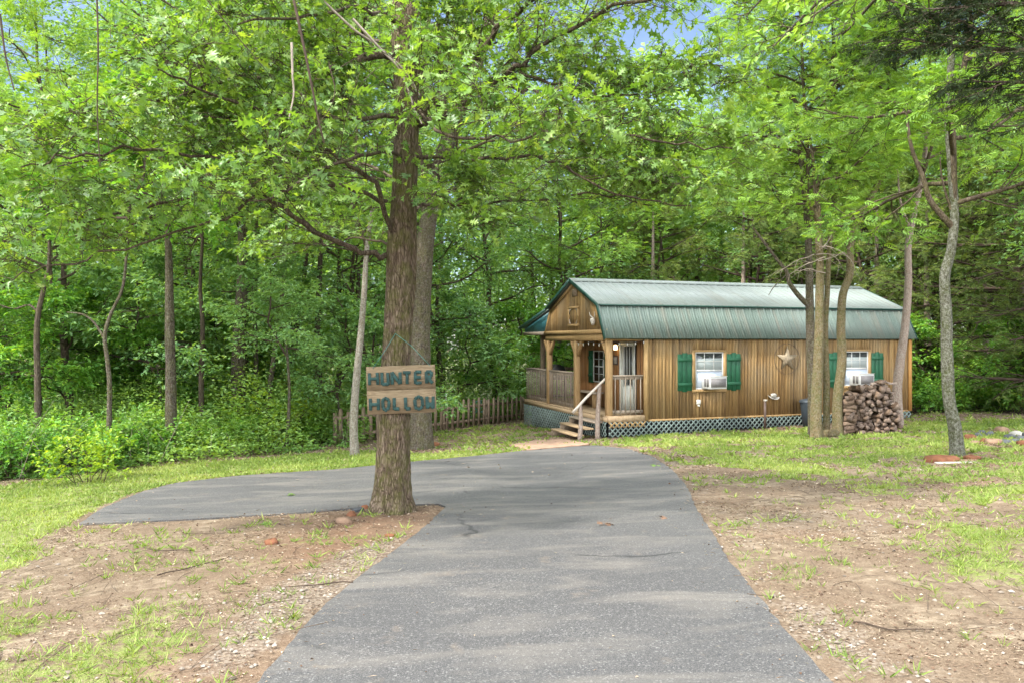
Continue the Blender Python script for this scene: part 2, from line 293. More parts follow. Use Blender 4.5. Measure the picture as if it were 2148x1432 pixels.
# ---------------------------------------------------------------- mesh tools
COL = scene.collection
def tag(o, label=None, cat=None, group=None, kind=None):
    if label: o['label'] = label
    if cat: o['category'] = cat
    if group: o['group'] = group
    if kind: o['kind'] = kind
    return o
def empty(name, loc, rz=0, label=None, cat=None, group=None):
    o = bpy.data.objects.new(name, None); o.empty_display_size = .1; COL.objects.link(o)
    o.location = loc; o.rotation_euler = (0, 0, rz); return tag(o, label, cat, group)
class Buf:
    """arrays of vertices and faces for one mesh"""
    def __init__(s): s.V = []; s.F = []; s.n = 0; s.T = []
    def add(s, V, F, mi=0, tint=.5):
        V = np.asarray(V, float).reshape(-1, 3); s.V.append(V)
        s.T.append(np.full(len(V), tint, float) if np.isscalar(tint) else np.asarray(tint, float))
        groups = F if isinstance(F, list) and len(F) and isinstance(F[0], np.ndarray) and F[0].ndim == 2 else None
        if groups is None:
            by = {}
            for f in F: by.setdefault(len(f), []).append(f)
            groups = [np.array(g) for g in by.values()]
        for g in groups: s.F.append((g + s.n, mi))
        s.n += len(V); return s
    def box(s, x0, x1, y0, y1, z0, z1, mi=0):
        if x0 > x1: x0, x1 = x1, x0
        if y0 > y1: y0, y1 = y1, y0
        if z0 > z1: z0, z1 = z1, z0
        V = [(x, y, z) for x in (x0, x1) for y in (y0, y1) for z in (z0, z1)]
        return s.add(V, [(0, 1, 3, 2), (4, 6, 7, 5), (0, 4, 5, 1), (2, 3, 7, 6), (0, 2, 6, 4), (1, 5, 7, 3)], mi)
    def prism(s, poly, a0, a1, fn, mi=0):
        """polygon in 2-D extruded between a0 and a1; fn(u,v,a)->xyz"""
        k = len(poly); V = [fn(u, v, a0) for u, v in poly] + [fn(u, v, a1) for u, v in poly]
        F = [tuple(range(k - 1, -1, -1)), tuple(range(k, 2 * k))] + [(i, (i + 1) % k, k + (i + 1) % k, k + i) for i in range(k)]
        return s.add(V, F, mi)
    def bar(s, p, q, w, h=None, up=(0, 0, 1), mi=0):
        p = np.array(p, float); q = np.array(q, float); h = h or w; d = q - p; L_ = np.linalg.norm(d); d /= L_
        u = np.array(up, float); sd = np.cross(d, u); sd /= np.linalg.norm(sd); u = np.cross(sd, d)
        V = [e + sd * a * w / 2 + u * b * h / 2 for e in (p, q) for a, b in ((-1, -1), (1, -1), (1, 1), (-1, 1))]
        return s.add(V, [(3, 2, 1, 0), (4, 5, 6, 7), (0, 1, 5, 4), (1, 2, 6, 5), (2, 3, 7, 6), (3, 0, 4, 7)], mi)
    def tube(s, pts, rad, sides=6, mi=0, cap=True, noise=0, rng=None):
        P = np.asarray(pts, float); n = len(P); rad = np.broadcast_to(np.asarray(rad, float), (n,))
        D = np.gradient(P, axis=0); D /= np.linalg.norm(D, axis=1)[:, None] + 1e-9
        ref = np.array([1., 0, 0]) if abs(D[0, 0]) < .8 else np.array([0, 1., 0])
        A = np.cross(D, ref); A /= np.linalg.norm(A, axis=1)[:, None] + 1e-9; B = np.cross(D, A)
        th = np.arange(sides) * 2 * math.pi / sides
        rr = rad[:, None] * np.ones(sides)
        if noise: rr = rr * (1 + noise * (rng.rand(n, sides) - .5))
        V = P[:, None] + rr[..., None] * (A[:, None] * np.cos(th)[None, :, None] + B[:, None] * np.sin(th)[None, :, None])
        i = np.arange(n - 1)[:, None] * sides; j = np.arange(sides)[None]; k = (j + 1) % sides
        F = np.stack([i + j, i + k, i + sides + k, i + sides + j], -1).reshape(-1, 4)
        G = [F]
        if cap:
            G.append(np.array([list(range(sides))[::-1], [(n - 1) * sides + q for q in range(sides)]]))
        return s.add(V.reshape(-1, 3), G, mi)
    def lathe(s, prof, seg=16, c=(0, 0, 0), mi=0):
        V = []; F = []; k = len(prof)
        for i in range(seg):
            a = 2 * math.pi * i / seg
            for r, z in prof: V.append((c[0] + r * math.cos(a), c[1] + r * math.sin(a), c[2] + z))
        for i in range(seg):
            j = (i + 1) % seg
            for m in range(k - 1): F.append((i * k + m, j * k + m, j * k + m + 1, i * k + m + 1))
        return s.add(V, F, mi)
    def mesh(s, name, mats, sm=False, tint=False):
        V = np.concatenate(s.V); me = bpy.data.meshes.new(name); me.vertices.add(len(V)); me.vertices.foreach_set('co', V.ravel())
        tot = sum(f.size for f, _ in s.F); nf = sum(len(f) for f, _ in s.F)
        me.loops.add(tot); me.polygons.add(nf)
        me.loops.foreach_set('vertex_index', np.concatenate([f.ravel() for f, _ in s.F]).astype(np.int32))
        sizes = np.concatenate([np.full(len(f), f.shape[1]) for f, _ in s.F]); st = np.concatenate([[0], np.cumsum(sizes)[:-1]])
        me.polygons.foreach_set('loop_start', st.astype(np.int32))
        me.polygons.foreach_set('material_index', np.concatenate([np.full(len(f), m) for f, m in s.F]).astype(np.int32))
        if sm: me.polygons.foreach_set('use_smooth', np.ones(nf, bool))
        for m in (mats if isinstance(mats, (list, tuple)) else [mats]): me.materials.append(M[m])
        if tint:
            at_ = me.attributes.new('tint', 'FLOAT', 'POINT'); at_.data.foreach_set('value', np.concatenate(s.T).astype(np.float32))
        me.update(calc_edges=True); me.validate(); return me
    def build(s, name, mats, parent=None, sm=False, tint=False, bevel=0, loc=None):
        o = bpy.data.objects.new(name, s.mesh(name, mats, sm, tint)); COL.objects.link(o); o.parent = parent
        if loc is not None: o.location = loc
        if bevel:
            m = o.modifiers.new('bevel', 'BEVEL'); m.width = bevel; m.segments = 1; m.limit_method = 'ANGLE'
        return o
def obj(name, mesh, parent=None, loc=(0, 0, 0), rot=(0, 0, 0), scale=1):
    o = bpy.data.objects.new(name, mesh); COL.objects.link(o); o.parent = parent; o.location = loc; o.rotation_euler = rot
    o.scale = (scale,) * 3 if np.isscalar(scale) else scale; return o
def catmull(pts, per=6):
    P = np.array(pts, float); P = np.vstack([2 * P[0] - P[1], P, 2 * P[-1] - P[-2]]); o = []
    for i in range(1, len(P) - 2):
        for t in np.linspace(0, 1, per, endpoint=False):
            a, b, c, d = P[i - 1:i + 3]
            o.append(.5 * (2 * b + (c - a) * t + (2 * a - 5 * b + 4 * c - d) * t * t + (3 * b - a - 3 * c + d) * t ** 3))
    o.append(P[-2]); return np.array(o)
def rock_buf(rng, sx, sy, sz, b=None, c=(0, 0, 0), mi=0, n=2):
    b = b or Buf(); V = []; nu, nv = 9, 6
    ph = rng.rand(6) * 6.28
    for j in range(nv + 1):
        for i in range(nu):
            a = 2 * math.pi * i / nu; e = math.pi * j / nv - math.pi / 2
            x, y, z = math.cos(a) * math.cos(e), math.sin(a) * math.cos(e), math.sin(e)
            r = 1 + .16 * math.sin(2 * a + ph[0]) * math.cos(e) + .12 * math.sin(3 * a + ph[1] + z * 2) + .1 * math.sin(4 * z + ph[2]) + .09 * (rng.rand() - .5)
            q = lambda v: math.copysign(abs(v) ** .75, v)
            V.append((c[0] + sx * q(x) * r, c[1] + sy * q(y) * r, c[2] + sz * (q(z) * r + .75)))
    F = [(j * nu + i, j * nu + (i + 1) % nu, (j + 1) * nu + (i + 1) % nu, (j + 1) * nu + i) for j in range(nv) for i in range(nu)]
    return b.add(V, F, mi)

# leaf shapes: x along the leaf, y across, z up
def tmpl_simple(w=.5, fold=.12):
    V = np.array([(0, 0, 0), (.45, w / 2, fold), (1, 0, -.08), (.45, -w / 2, fold)], float)
    return V, [np.array([(0, 1, 2), (0, 2, 3)])]
def tmpl_oak():
    o = [(0.0, .0), (.14, .05), (.27, .27), (.33, .11), (.44, .13), (.60, .46), (.60, .16), (.70, .15), (.88, .36), (.84, .12), (.92, .10), (1.08, 0)]
    V = []; F = []
    k = len(o)
    for i, (x, y) in enumerate(o): V.append((min(x, .98) if y else x, 0, -.22 * x * x + .02 * x))
    for sgn in (1, -1):
        base = len(V)
        for x, y in o: V.append((x, sgn * y, .16 * y - .22 * x * x + .02 * x))
        for i in range(k - 1):
            F.append((i, i + 1, base + i + 1, base + i) if sgn < 0 else (i, base + i, base + i + 1, i + 1))
    return np.array(V, float), [np.array(F)]
def tmpl_spray(n=4, w=.28):
    """a short twig with paired leaflets"""
    V = []; F = []
    for i in range(n):
        x = .12 + .7 * i / n
        for sg in (1, -1):
            b = len(V); L_ = .42 * (1 - .35 * i / n); dx, dy = .62, .78 * sg; px, py = -dy * w * .5, dx * w * .5 * 1
            V += [(x, 0, 0), (x + dx * L_ * .5 + px * L_, dy * L_ * .5 + py * L_, .03), (x + dx * L_, dy * L_, -.04), (x + dx * L_ * .5 - px * L_, dy * L_ * .5 - py * L_, .03)]
            F += [(b, b + 1, b + 2), (b, b + 2, b + 3)]
    b = len(V); V += [(.8, 0, 0), (.95, .06, .02), (1.15, 0, -.05), (.95, -.06, .02)]; F += [(b, b + 1, b + 2), (b, b + 2, b + 3)]
    return np.array(V, float), [np.array(F)]
def unit(a): return a / (np.linalg.norm(a, axis=-1, keepdims=True) + 1e-9)
def add_leaves(buf, P, D, U, S, tint, tm, mi=0):
    TV, TF = tm; D = unit(D); sd = unit(np.cross(U, D)); up = np.cross(D, sd)
    V = P[:, None] + S[:, None, None] * (TV[None, :, 0:1] * D[:, None] + TV[None, :, 1:2] * sd[:, None] + TV[None, :, 2:3] * up[:, None])
    k = len(TV); off = (np.arange(len(P)) * k)[:, None, None]
    buf.add(V.reshape(-1, 3), [(f[None] + off).reshape(-1, f.shape[1]) for f in TF], mi, np.repeat(tint, k))
def rotate_about(rng, d, ang, flat=1.0):
    r = rng.normal(size=3); r -= d * r.dot(d); r /= np.linalg.norm(r) + 1e-9
    v = d * math.cos(ang) + r * math.sin(ang); v[2] *= flat; return v / np.linalg.norm(v)
class Spec:
    def __init__(s, n=(6, 5, 4), seg=(6, 4, 3, 2), wig=(.12, .16, .2, .2), grav=(.02, 0, -.03, -.05), ratio=.5, ang=(.7, 1.1), flat=.6, lo=.25, tubes=2, taper=.35, tw=(.18, .4), lift=0):
        s.__dict__.update(locals())
def grow(rng, p, d, L_, r, lvl, sp, tubes, twigs):
    ns = sp.seg[lvl]; pts = [np.array(p, float)]; d = np.array(d, float)
    for i in range(ns):
        d = d + rng.normal(size=3) * sp.wig[lvl] + np.array([0, 0, sp.grav[lvl]]); d /= np.linalg.norm(d); pts.append(pts[-1] + d * L_ / ns)
    pts = np.array(pts)
    if lvl <= sp.tubes: tubes.append((pts, np.linspace(r, r * sp.taper, ns + 1), 7 if lvl == 0 else (4 if lvl == 1 else 3)))
    if lvl == len(sp.n): twigs.append((pts[0], pts[-1])); return
    spawn(rng, pts, L_, r, lvl, sp, tubes, twigs)
def spawn(rng, pts, L_, r, lvl, sp, tubes, twigs, n=None, lo=None):
    n = n or sp.n[lvl]; lo = sp.lo if lo is None else lo; ns = len(pts) - 1
    for k in range(n):
        u = lo + (1 - lo) * (k + rng.rand()) / n; f = u * ns; i = min(int(f), ns - 1); q = pts[i] * (1 - f + i) + pts[i + 1] * (f - i)
        dd = pts[i + 1] - pts[i]; dd = dd / (np.linalg.norm(dd) + 1e-9)
        cd = rotate_about(rng, dd, rng.uniform(*sp.ang), sp.flat)
        if sp.lift and lvl < 2: cd[2] = abs(cd[2]) * .7 + sp.lift; cd /= np.linalg.norm(cd)
        cl = L_ * sp.ratio * (1.15 - .55 * u) * rng.uniform(.75, 1.25)
        if lvl + 1 == len(sp.n): cl = rng.uniform(*sp.tw)
        grow(rng, q, cd, cl, max(r * .45 * (1.1 - .6 * u), .004), lvl + 1, sp, tubes, twigs)
def twig_leaves(rng, twigs, m, size, up=.75, spread=.9, droop=.12, clump=None, ju=.45):
    A = np.array([t[0] for t in twigs]); B = np.array([t[1] for t in twigs]); n = len(A)
    u = rng.rand(n, m) * .95 + .12; P = A[:, None] * (1 - u[..., None]) + B[:, None] * u[..., None]
    T = unit(B - A)[:, None]; sd = unit(np.cross(T, np.array([0, 0, 1.]) + rng.normal(size=(n, 1, 3)) * .1)); sg = np.where(rng.rand(n, m, 1) < .5, -1, 1)
    D = T * .6 + sd * sg * spread + rng.normal(size=(n, m, 3)) * .35; D[..., 2] -= droop
    U = np.array([0, 0, up]) + rng.normal(size=(n, m, 3)) * ju
    S = size * rng.uniform(.65, 1.25, (n, m)); t = np.clip(rng.normal(.45, .16, (n, 1)) + rng.normal(0, .14, (n, m)), 0, 1)
    return P.reshape(-1, 3), unit(D).reshape(-1, 3), unit(U).reshape(-1, 3), S.ravel(), t.ravel()
def tubes_buf(tubes, mi=0, b=None):
    b = b or Buf()
    for pts, rad, sd in tubes: b.tube(pts, rad, sd, mi, cap=False)
    return b
def trunk_buf(path, rads, seed=0, sides=14, per=8, rough=.10, flare=1.0, flare_h=.5):
    """a trunk with ridged, uneven sides and a root flare"""
    rng = np.random.RandomState(seed); P = catmull(path, per); n = len(P)
    s_ = np.concatenate([[0], np.cumsum(np.linalg.norm(np.diff(P, axis=0), axis=1))])
    rad = np.interp(np.linspace(0, len(rads) - 1, n), np.arange(len(rads)), rads)
    rad = rad * (1 + (flare - 1) * np.exp(-s_ / flare_h * 2.2))
    D = unit(np.gradient(P, axis=0)); A = unit(np.cross(D, np.array([0, 1., 0]))); B = np.cross(A, D)
    th = np.arange(sides) * 2 * math.pi / sides; ph = rng.rand(4) * 6
    root = 1 + (flare > 1.05) * .28 * np.exp(-s_ / flare_h * 2.5)[:, None] * np.cos(5 * th + ph[0])[None]
    cx = np.cos(th)[None] * 3 + ph[1]; sy = np.sin(th)[None] * 3 + s_[:, None] * 1.4
    nz_ = vnoise(cx + 0 * sy, sy, 1.2, 3, seed) - .5; fine = vnoise(cx * 3.5 + 0 * sy, sy * 1.5 + cx, 2.2, 2, seed + 3) - .5
    rr = rad[:, None] * root * (1 + rough * 2 * nz_ + rough * 1.2 * fine)
    V = P[:, None] + rr[..., None] * (A[:, None] * np.cos(th)[None, :, None] + B[:, None] * np.sin(th)[None, :, None])
    i = np.arange(n - 1)[:, None] * sides; j = np.arange(sides)[None]; k = (j + 1) % sides
    F = np.stack([i + j, i + k, i + sides + k, i + sides + j], -1).reshape(-1, 4)
    b = Buf(); b.add(V.reshape(-1, 3), [F]); return b

# ================================================================ THE SETTING
drive_px = [(540, 1432), (640, 1312), (700, 1255), (760, 1207), (825, 1158), (880, 1115), (915, 1083), (935, 1064), (920, 1058), (860, 1060), (760, 1066), (600, 1078), (400, 1090), (165, 1100),
            (215, 1066), (300, 1031), (370, 1013), (500, 998), (700, 985), (860, 969), (1000, 956), (1110, 944), (1190, 937), (1250, 934), (1320, 942), (1370, 958), (1410, 985), (1440, 1020), (1465, 1075),
            (1500, 1130), (1540, 1190), (1590, 1252), (1655, 1332), (1740, 1432)]
DR = gpoly(drive_px); DR = DR + [(1.62, 2.2), (1.7, -5), (-1.5, -5), (-1.32, 2.2)]
def densify(poly, step, jit, rng):
    o = []
    for i in range(len(poly)):
        a = np.array(poly[i]); b = np.array(poly[(i + 1) % len(poly)]); k = max(1, int(np.linalg.norm(b - a) / step))
        for j in range(k):
            p = a + (b - a) * j / k; o.append(p + rng.normal(size=2) * jit)
    return o
rng = np.random.RandomState(3)
lawn_l = gpoly([(-900, 1010), (0, 1018), (300, 980), (520, 962), (740, 945), (930, 950), (1060, 944), (1110, 944), (1000, 957), (860, 970), (700, 986), (500, 999), (370, 1014), (300, 1034), (215, 1068), (130, 1110), (105, 1150), (0, 1190), (-900, 1300)])
lawn_r = gpoly([(1280, 932), (1350, 912), (1500, 905), (1700, 898), (1765, 912), (1900, 910), (2148, 905), (2900, 930), (2900, 1300), (2148, 1120), (2040, 1090), (1930, 1050), (1800, 1020), (1640, 1000), (1480, 980), (1390, 955), (1340, 945)])
lawn_f = gpoly([(1895, 884), (2148, 880), (2900, 890), (2900, 905), (2148, 902), (1895, 905)])
patch_r = gpoly([(1920, 1080), (2148, 1110), (2148, 1200), (2070, 1190), (1960, 1120)])
bank = gpoly([(915, 905), (1100, 878), (1130, 920), (1080, 944), (950, 948), (915, 935)])
grav_a = gpoly([(545, 1432), (640, 1310), (760, 1205), (870, 1118), (840, 1110), (700, 1180), (560, 1260), (420, 1340), (330, 1432)])
grav_b = gpoly([(1370, 958), (1410, 985), (1440, 1020), (1470, 1075), (1510, 1130), (1600, 1260), (1745, 1432), (2000, 1432), (1760, 1300), (1600, 1150), (1540, 1080), (1500, 1020), (1480, 985), (1420, 960)])
red_a = gpoly([(560, 1130), (700, 1080), (860, 1075), (900, 1080), (820, 1150), (700, 1190), (560, 1180)])
wood_edge = [(-60, 10.0)] + gpoly([(-600, 1025), (0, 1018), (300, 978), (520, 958), (740, 940), (800, 918)]) + [(-4.4, 21.6), (.5, 29), (6, 27), (12.2, 26.2)] + gpoly([(1990, 866), (2148, 862)]) + [(60, 24), (60, 300), (-60, 300)]
def masks(X, Y):
    n1 = vnoise(X, Y, .9, 4, 1); n2 = vnoise(X, Y, 2.6, 3, 7)
    e = (n1 - .5) * 1.2
    g = smooth(pdist(X, Y, lawn_l) + e * .5, -.25, .35) * .98
    g = np.maximum(g, smooth(pdist(X, Y, lawn_r) + e * 1.6, -.6, .7) * (.18 + .80 * smooth(n2, .36, .6)))
    g = np.maximum(g, smooth(pdist(X, Y, lawn_f) + e, -.6, .6) * .6)
    g = np.maximum(g, smooth(pdist(X, Y, patch_r) + e, -.4, .3) * .8)
    g = np.maximum(g, smooth(pdist(X, Y, bank) + e, -.4, .5) * .30)
    bl = smooth(-X, .9, 2.2) * smooth(-Y, -7.4, -4.2) * .52 * smooth(n2, .32, .54)
    br = smooth(X, 3.2, 5.0) * smooth(-Y, -9, -4) * .5 * smooth(n2, .38, .56)
    g = np.maximum(g, np.maximum(bl, br)); g = np.maximum(g, .30 * smooth(n2, .46, .64))
    gv = np.maximum(smooth(pdist(X, Y, grav_a) + e * .5, -.3, .4), smooth(pdist(X, Y, grav_b) + e * .6, -.25, .5) * .8)
    gv = np.maximum(gv, smooth(vnoise(X, Y, .5, 3, 4), .55, .75) * .45)
    rd = np.maximum(smooth(pdist(X, Y, red_a) + e, -.8, .8), smooth(vnoise(X, Y, .6, 3, 9), .55, .7) * .5)
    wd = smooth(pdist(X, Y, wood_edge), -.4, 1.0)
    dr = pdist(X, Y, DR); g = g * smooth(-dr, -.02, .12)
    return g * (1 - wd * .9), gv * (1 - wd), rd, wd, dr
def axis(a, b, step, far, grow_=1.25):
    c = list(np.arange(a, b + 1e-6, step)); s_ = step; x = b
    while x < far: s_ *= grow_; x += s_; c.append(x)
    s_ = step; x = a
    while x > -far: s_ *= grow_; x -= s_; c.insert(0, x)
    return np.array(c)
xs = axis(-10, 14, .10, 400); ys = axis(1.5, 28, .10, 400)
XX, YY = np.meshgrid(xs, ys); g_, gv_, rd_, wd_, dr_ = masks(XX, YY)
near = smooth(60 - np.abs(YY) - np.abs(XX), 0, 20)
bumpy = (vnoise(XX, YY, 1.4, 3, 11) - .5) * .05 + (vnoise(XX, YY, 6, 2, 12) - .5) * .015
ZZ = gz(XX, YY) + bumpy * near * smooth(-dr_, .0, .5) - .03 * smooth(dr_, -.02, .12)
b = Buf(); nx = len(xs); ny = len(ys)
ii = (np.arange(ny - 1)[:, None] * nx + np.arange(nx - 1)[None]).ravel()
b.add(np.stack([XX, YY, ZZ], -1).reshape(-1, 3), [np.stack([ii, ii + 1, ii + nx + 1, ii + nx], -1)])
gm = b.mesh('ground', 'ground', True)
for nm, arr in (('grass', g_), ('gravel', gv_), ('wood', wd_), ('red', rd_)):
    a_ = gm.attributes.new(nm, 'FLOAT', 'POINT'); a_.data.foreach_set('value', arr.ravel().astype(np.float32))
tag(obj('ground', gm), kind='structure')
def sheet(name, poly, mat_, z, step=.5, jit=.02, thick=.03, seed=0):
    rg = np.random.RandomState(seed); bd = densify(poly, .12, jit, rg); n = len(bd)
    P = np.array(poly); gx, gy = np.meshgrid(np.arange(P[:, 0].min(), P[:, 0].max(), step), np.arange(P[:, 1].min(), P[:, 1].max(), step))
    k = pdist(gx, gy, poly) > .15; inner = list(zip(gx[k], gy[k]))
    vs = [Vector(tuple(p)) for p in bd] + [Vector(p) for p in inner]
    ov, oe, of, _, _, _ = geometry.delaunay_2d_cdt(vs, [(i, (i + 1) % n) for i in range(n)], [], 1, 1e-4)
    X = np.array([v.x for v in ov]); Y = np.array([v.y for v in ov]); bb = Buf()
    tri = np.array(of); bb.add(np.stack([X, Y, gz(X, Y) + z], -1), [tri])
    B_ = np.array(bd); T_ = np.stack([B_[:, 0], B_[:, 1], gz(B_[:, 0], B_[:, 1]) + z], -1); L2 = T_ - np.array([0, 0, thick + .03])
    i = np.arange(n); j = (i + 1) % n
    bb.add(np.vstack([T_, L2]), [np.stack([i, j, j + n, i + n], -1)])
    return tag(bb.build(name, mat_), kind='structure')
sheet('driveway', DR, 'asphalt', .014, jit=.007, seed=1)
sheet('path', gpoly([(1068, 934), (1120, 925), (1180, 922), (1240, 932), (1215, 936), (1150, 941), (1110, 945)]), 'pad', .03, .3, .015, .03, seed=2)

# ---------------------------------------------------------------- stuff on the ground
def scatter(n, x0, x1, y0, y1, seed, near_bias=True):
    rg = np.random.RandomState(seed)
    if near_bias: Y = y0 * (y1 / y0) ** rg.rand(n)          # more per square metre close by
    else: Y = rg.uniform(y0, y1, n)
    X = rg.uniform(x0, x1, n); k = np.abs(X) < Y * .78 + .6
    return X[k], Y[k], rg
X, Y, rg = scatter(1500000, -14, 17, 2.6, 30, 21)
g, gv, rd, wd, dr = masks(X, Y); clump = vnoise(X, Y, 7, 2, 31)
keep = (rg.rand(len(X)) < np.clip(g * 1.25 - .35, 0, 1) * .5 * (.35 + smooth(clump, .3, .55))) & (dr < -.01)
X, Y, g = X[keep], Y[keep], g[keep]; lean = rg.normal(size=(len(X), 3)) * .5; lean[:, 2] = .9
tx, ty, rg = scatter(70000, -12, 15, 2.6, 26, 24); tg, _, _, twd, tdr = masks(tx, ty); kt = (rg.rand(len(tx)) < np.clip(tg * 1.1, 0, .7) * np.where(tg > .8, .2, 1)) & (tdr < -.03) & (twd < .5); tx, ty, tg = tx[kt], ty[kt], tg[kt]
nb = 9; ang_ = rg.rand(len(tx), nb) * 6.28; rr_ = rg.rand(len(tx), nb) * .022 * (1 + ty[:, None] * .05); sz_ = rg.uniform(.5, 1.25, (len(tx), 1)) + 0 * ang_
X2 = (tx[:, None] + rr_ * np.cos(ang_)).ravel(); Y2 = (ty[:, None] + rr_ * np.sin(ang_)).ravel()
ln2 = np.stack([np.cos(ang_) * .85, np.sin(ang_) * .85, .35 + .8 * rg.rand(*ang_.shape)], -1).reshape(-1, 3)
n1 = len(X); X = np.concatenate([X, X2]); Y = np.concatenate([Y, Y2]); g = np.concatenate([g, np.full(len(X2), .2)]); lean = np.vstack([lean, ln2]); n = len(X); szz = np.concatenate([np.ones(n1), sz_.ravel() * 1.05])
Z = gz(X, Y) + (vnoise(X, Y, 1.4, 3, 11) - .5) * .05 - .004
S = szz * (.028 + .035 * rg.rand(n)) * (1 + .6 * (g < .5) * rg.rand(n)) * np.clip(.75 + Y * .03, .75, 1.5)
TV = np.array([(0, -.05, 0), (0, .05, 0), (.55, .04, .06), (.55, -.04, .06), (1, 0, .25)], float); wide = np.clip(Y / 6, .9, 3.0)
D = unit(lean); U = unit(rg.normal(size=(n, 3)) + 1e-3); sd = unit(np.cross(U, D)); up = np.cross(D, sd)
V = np.stack([X, Y, Z], -1)[:, None] + S[:, None, None] * (TV[None, :, 0:1] * D[:, None] + TV[None, :, 1:2] * wide[:, None, None] * sd[:, None] + TV[None, :, 2:3] * up[:, None])
off = (np.arange(n) * 5)[:, None, None]
b = Buf(); tn = np.clip(rg.normal(.5, .2, n) + (vnoise(X, Y, .8, 2, 5) - .5) * .8, 0, 1)
b.add(V.reshape(-1, 3), [(np.array([[0, 1, 2, 3]])[None] + off).reshape(-1, 4), (np.array([[3, 2, 4]])[None] + off).reshape(-1, 3)], 0, np.repeat(tn, 5))
tag(b.build('grass', 'grass', tint=True), 'short bright green grass growing in patches on the bare ground', 'grass', kind='stuff'); print('grass', n)
# gravel
X, Y, rg = scatter(330000, -8, 9, 2.6, 19, 22); g, gv, rd, wd, dr = masks(X, Y)
keep = (rg.rand(len(X)) < (np.clip(gv + (vnoise(X, Y, 3, 3, 8) - .5) * .7, 0, 1) ** 2 * .22 + .008)) & (dr < .0)
X, Y = X[keep], Y[keep]; n = len(X); OV = np.array([(1, 0, 0), (0, 1, 0), (-1, 0, 0), (0, -1, 0), (0, 0, .7), (0, 0, -.5), (.6, .6, .3), (-.6, -.6, .35)], float)
OF = np.array([(0, 6, 4), (6, 1, 4), (1, 2, 4), (2, 7, 4), (7, 3, 4), (3, 0, 4), (0, 1, 6), (2, 3, 7)])
D = unit(rg.normal(size=(n, 3)) * (1, 1, .15)); sd = unit(np.cross(np.array([0, 0, 1.]), D)); up = np.cross(D, sd); S = .006 + .012 * rg.rand(n) ** 2.2
V = np.stack([X, Y, gz(X, Y) + (vnoise(X, Y, 1.4, 3, 11) - .5) * .05 + .003], -1)[:, None] + S[:, None, None] * (OV[None, :, 0:1] * D[:, None] * rg.uniform(.8, 1.5, (n, 1, 1)) + OV[None, :, 1:2] * sd[:, None] + OV[None, :, 2:3] * up[:, None])
b = Buf(); b.add(V.reshape(-1, 3), [(OF[None] + (np.arange(n) * 8)[:, None, None]).reshape(-1, 3)], 0, np.repeat(np.clip(rg.normal(.6, .22, n), 0, 1), 8))
tag(b.build('gravel', 'gravel', tint=True), 'pale loose gravel along the driveway edges', 'gravel', kind='stuff'); print('gravel', n)
# leaf litter: dead leaf scraps and twiglets
X, Y, rg = scatter(520000, -13, 15, 2.6, 28, 23); g, gv, rd, wd, dr = masks(X, Y)
ln = vnoise(X, Y, 1.3, 4, 15)
keep = rg.rand(len(X)) < np.where(dr > -.02, .004 + .10 * smooth(-dr, -.35, 0.0) ** 2, (.18 + .8 * smooth(ln, .36, .56)) * (1 - .8 * np.clip(g * 1.3, 0, 1)))
X, Y, dr = X[keep], Y[keep], dr[keep]; n = len(X); P = np.stack([X, Y, gz(X, Y) + np.where(dr > 0, .018, (vnoise(X, Y, 1.4, 3, 11) - .5) * .05 + .006)], -1)
thin = rg.rand(n) < .6; b = Buf(); D = unit(rg.normal(size=(n, 3)) * (1, 1, .12)); U = unit(np.array([0, 0, 1.]) + rg.normal(size=(n, 3)) * .35)
S = (.010 + .024 * rg.rand(n) ** 1.5) * np.clip(Y / 8, .75, 1.8); tn = np.clip(rg.normal(.45, .25, n) + .25 * thin, 0, 1)
add_leaves(b, P[~thin], D[~thin], U[~thin], S[~thin], tn[~thin], tmpl_simple(.6, .2)); add_leaves(b, P[thin], D[thin], U[thin], S[thin] * 2.2, tn[thin], tmpl_simple(.06, .01))
tag(b.build('leaf_litter', 'litter', tint=True), 'dry brown dead leaves and needles scattered over the soil', 'leaf litter', kind='stuff'); print('litter', n)

# ================================================================ THE CABIN
# local frame: x = along the long side, y = across the gable, z = up; u below is height relative to the eye level
CA = math.atan2(.3224, .9466); P0 = Vector((2.45, 19.5, 0)); ZB = 2.5
bv = Vector((.9466, .3224, 0)); av = Vector((-.3224, .9466, 0))
def cab(t, s_, u): return P0 + bv * t + av * s_ + Vector((0, 0, CAMZ + u))
def Tpx(px, s_=0.0):
    k = (px - CX) / FPX; x0 = 2.45 - .3224 * s_; y0 = 19.5 + .9466 * s_; return (k * y0 - x0) / (.9466 - k * .3224)
def Spx(px, t=0.0):
    k = (px - CX) / FPX; x0 = 2.45 + .9466 * t; y0 = 19.5 + .3224 * t; return (x0 - k * y0) / (.3224 + k * .9466)
def U_(py, t, s_=0.0): return -(py - CY) / FPX * (19.5 + .9466 * s_ + .3224 * t)
cabin = empty('cabin', (P0.x, P0.y, CAMZ - ZB), CA, 'small brown wooden cabin with barn-shaped green metal roof and corner porch', 'cabin')
def cbox(b, t0, t1, s0, s1, u0, u1, mi=0): return b.box(t0, t1, s0, s1, u0 + ZB, u1 + ZB, mi)
LEN = 9.93; TP = 1.07; FLOOR = -1.90; WB = -2.05; WT = .16
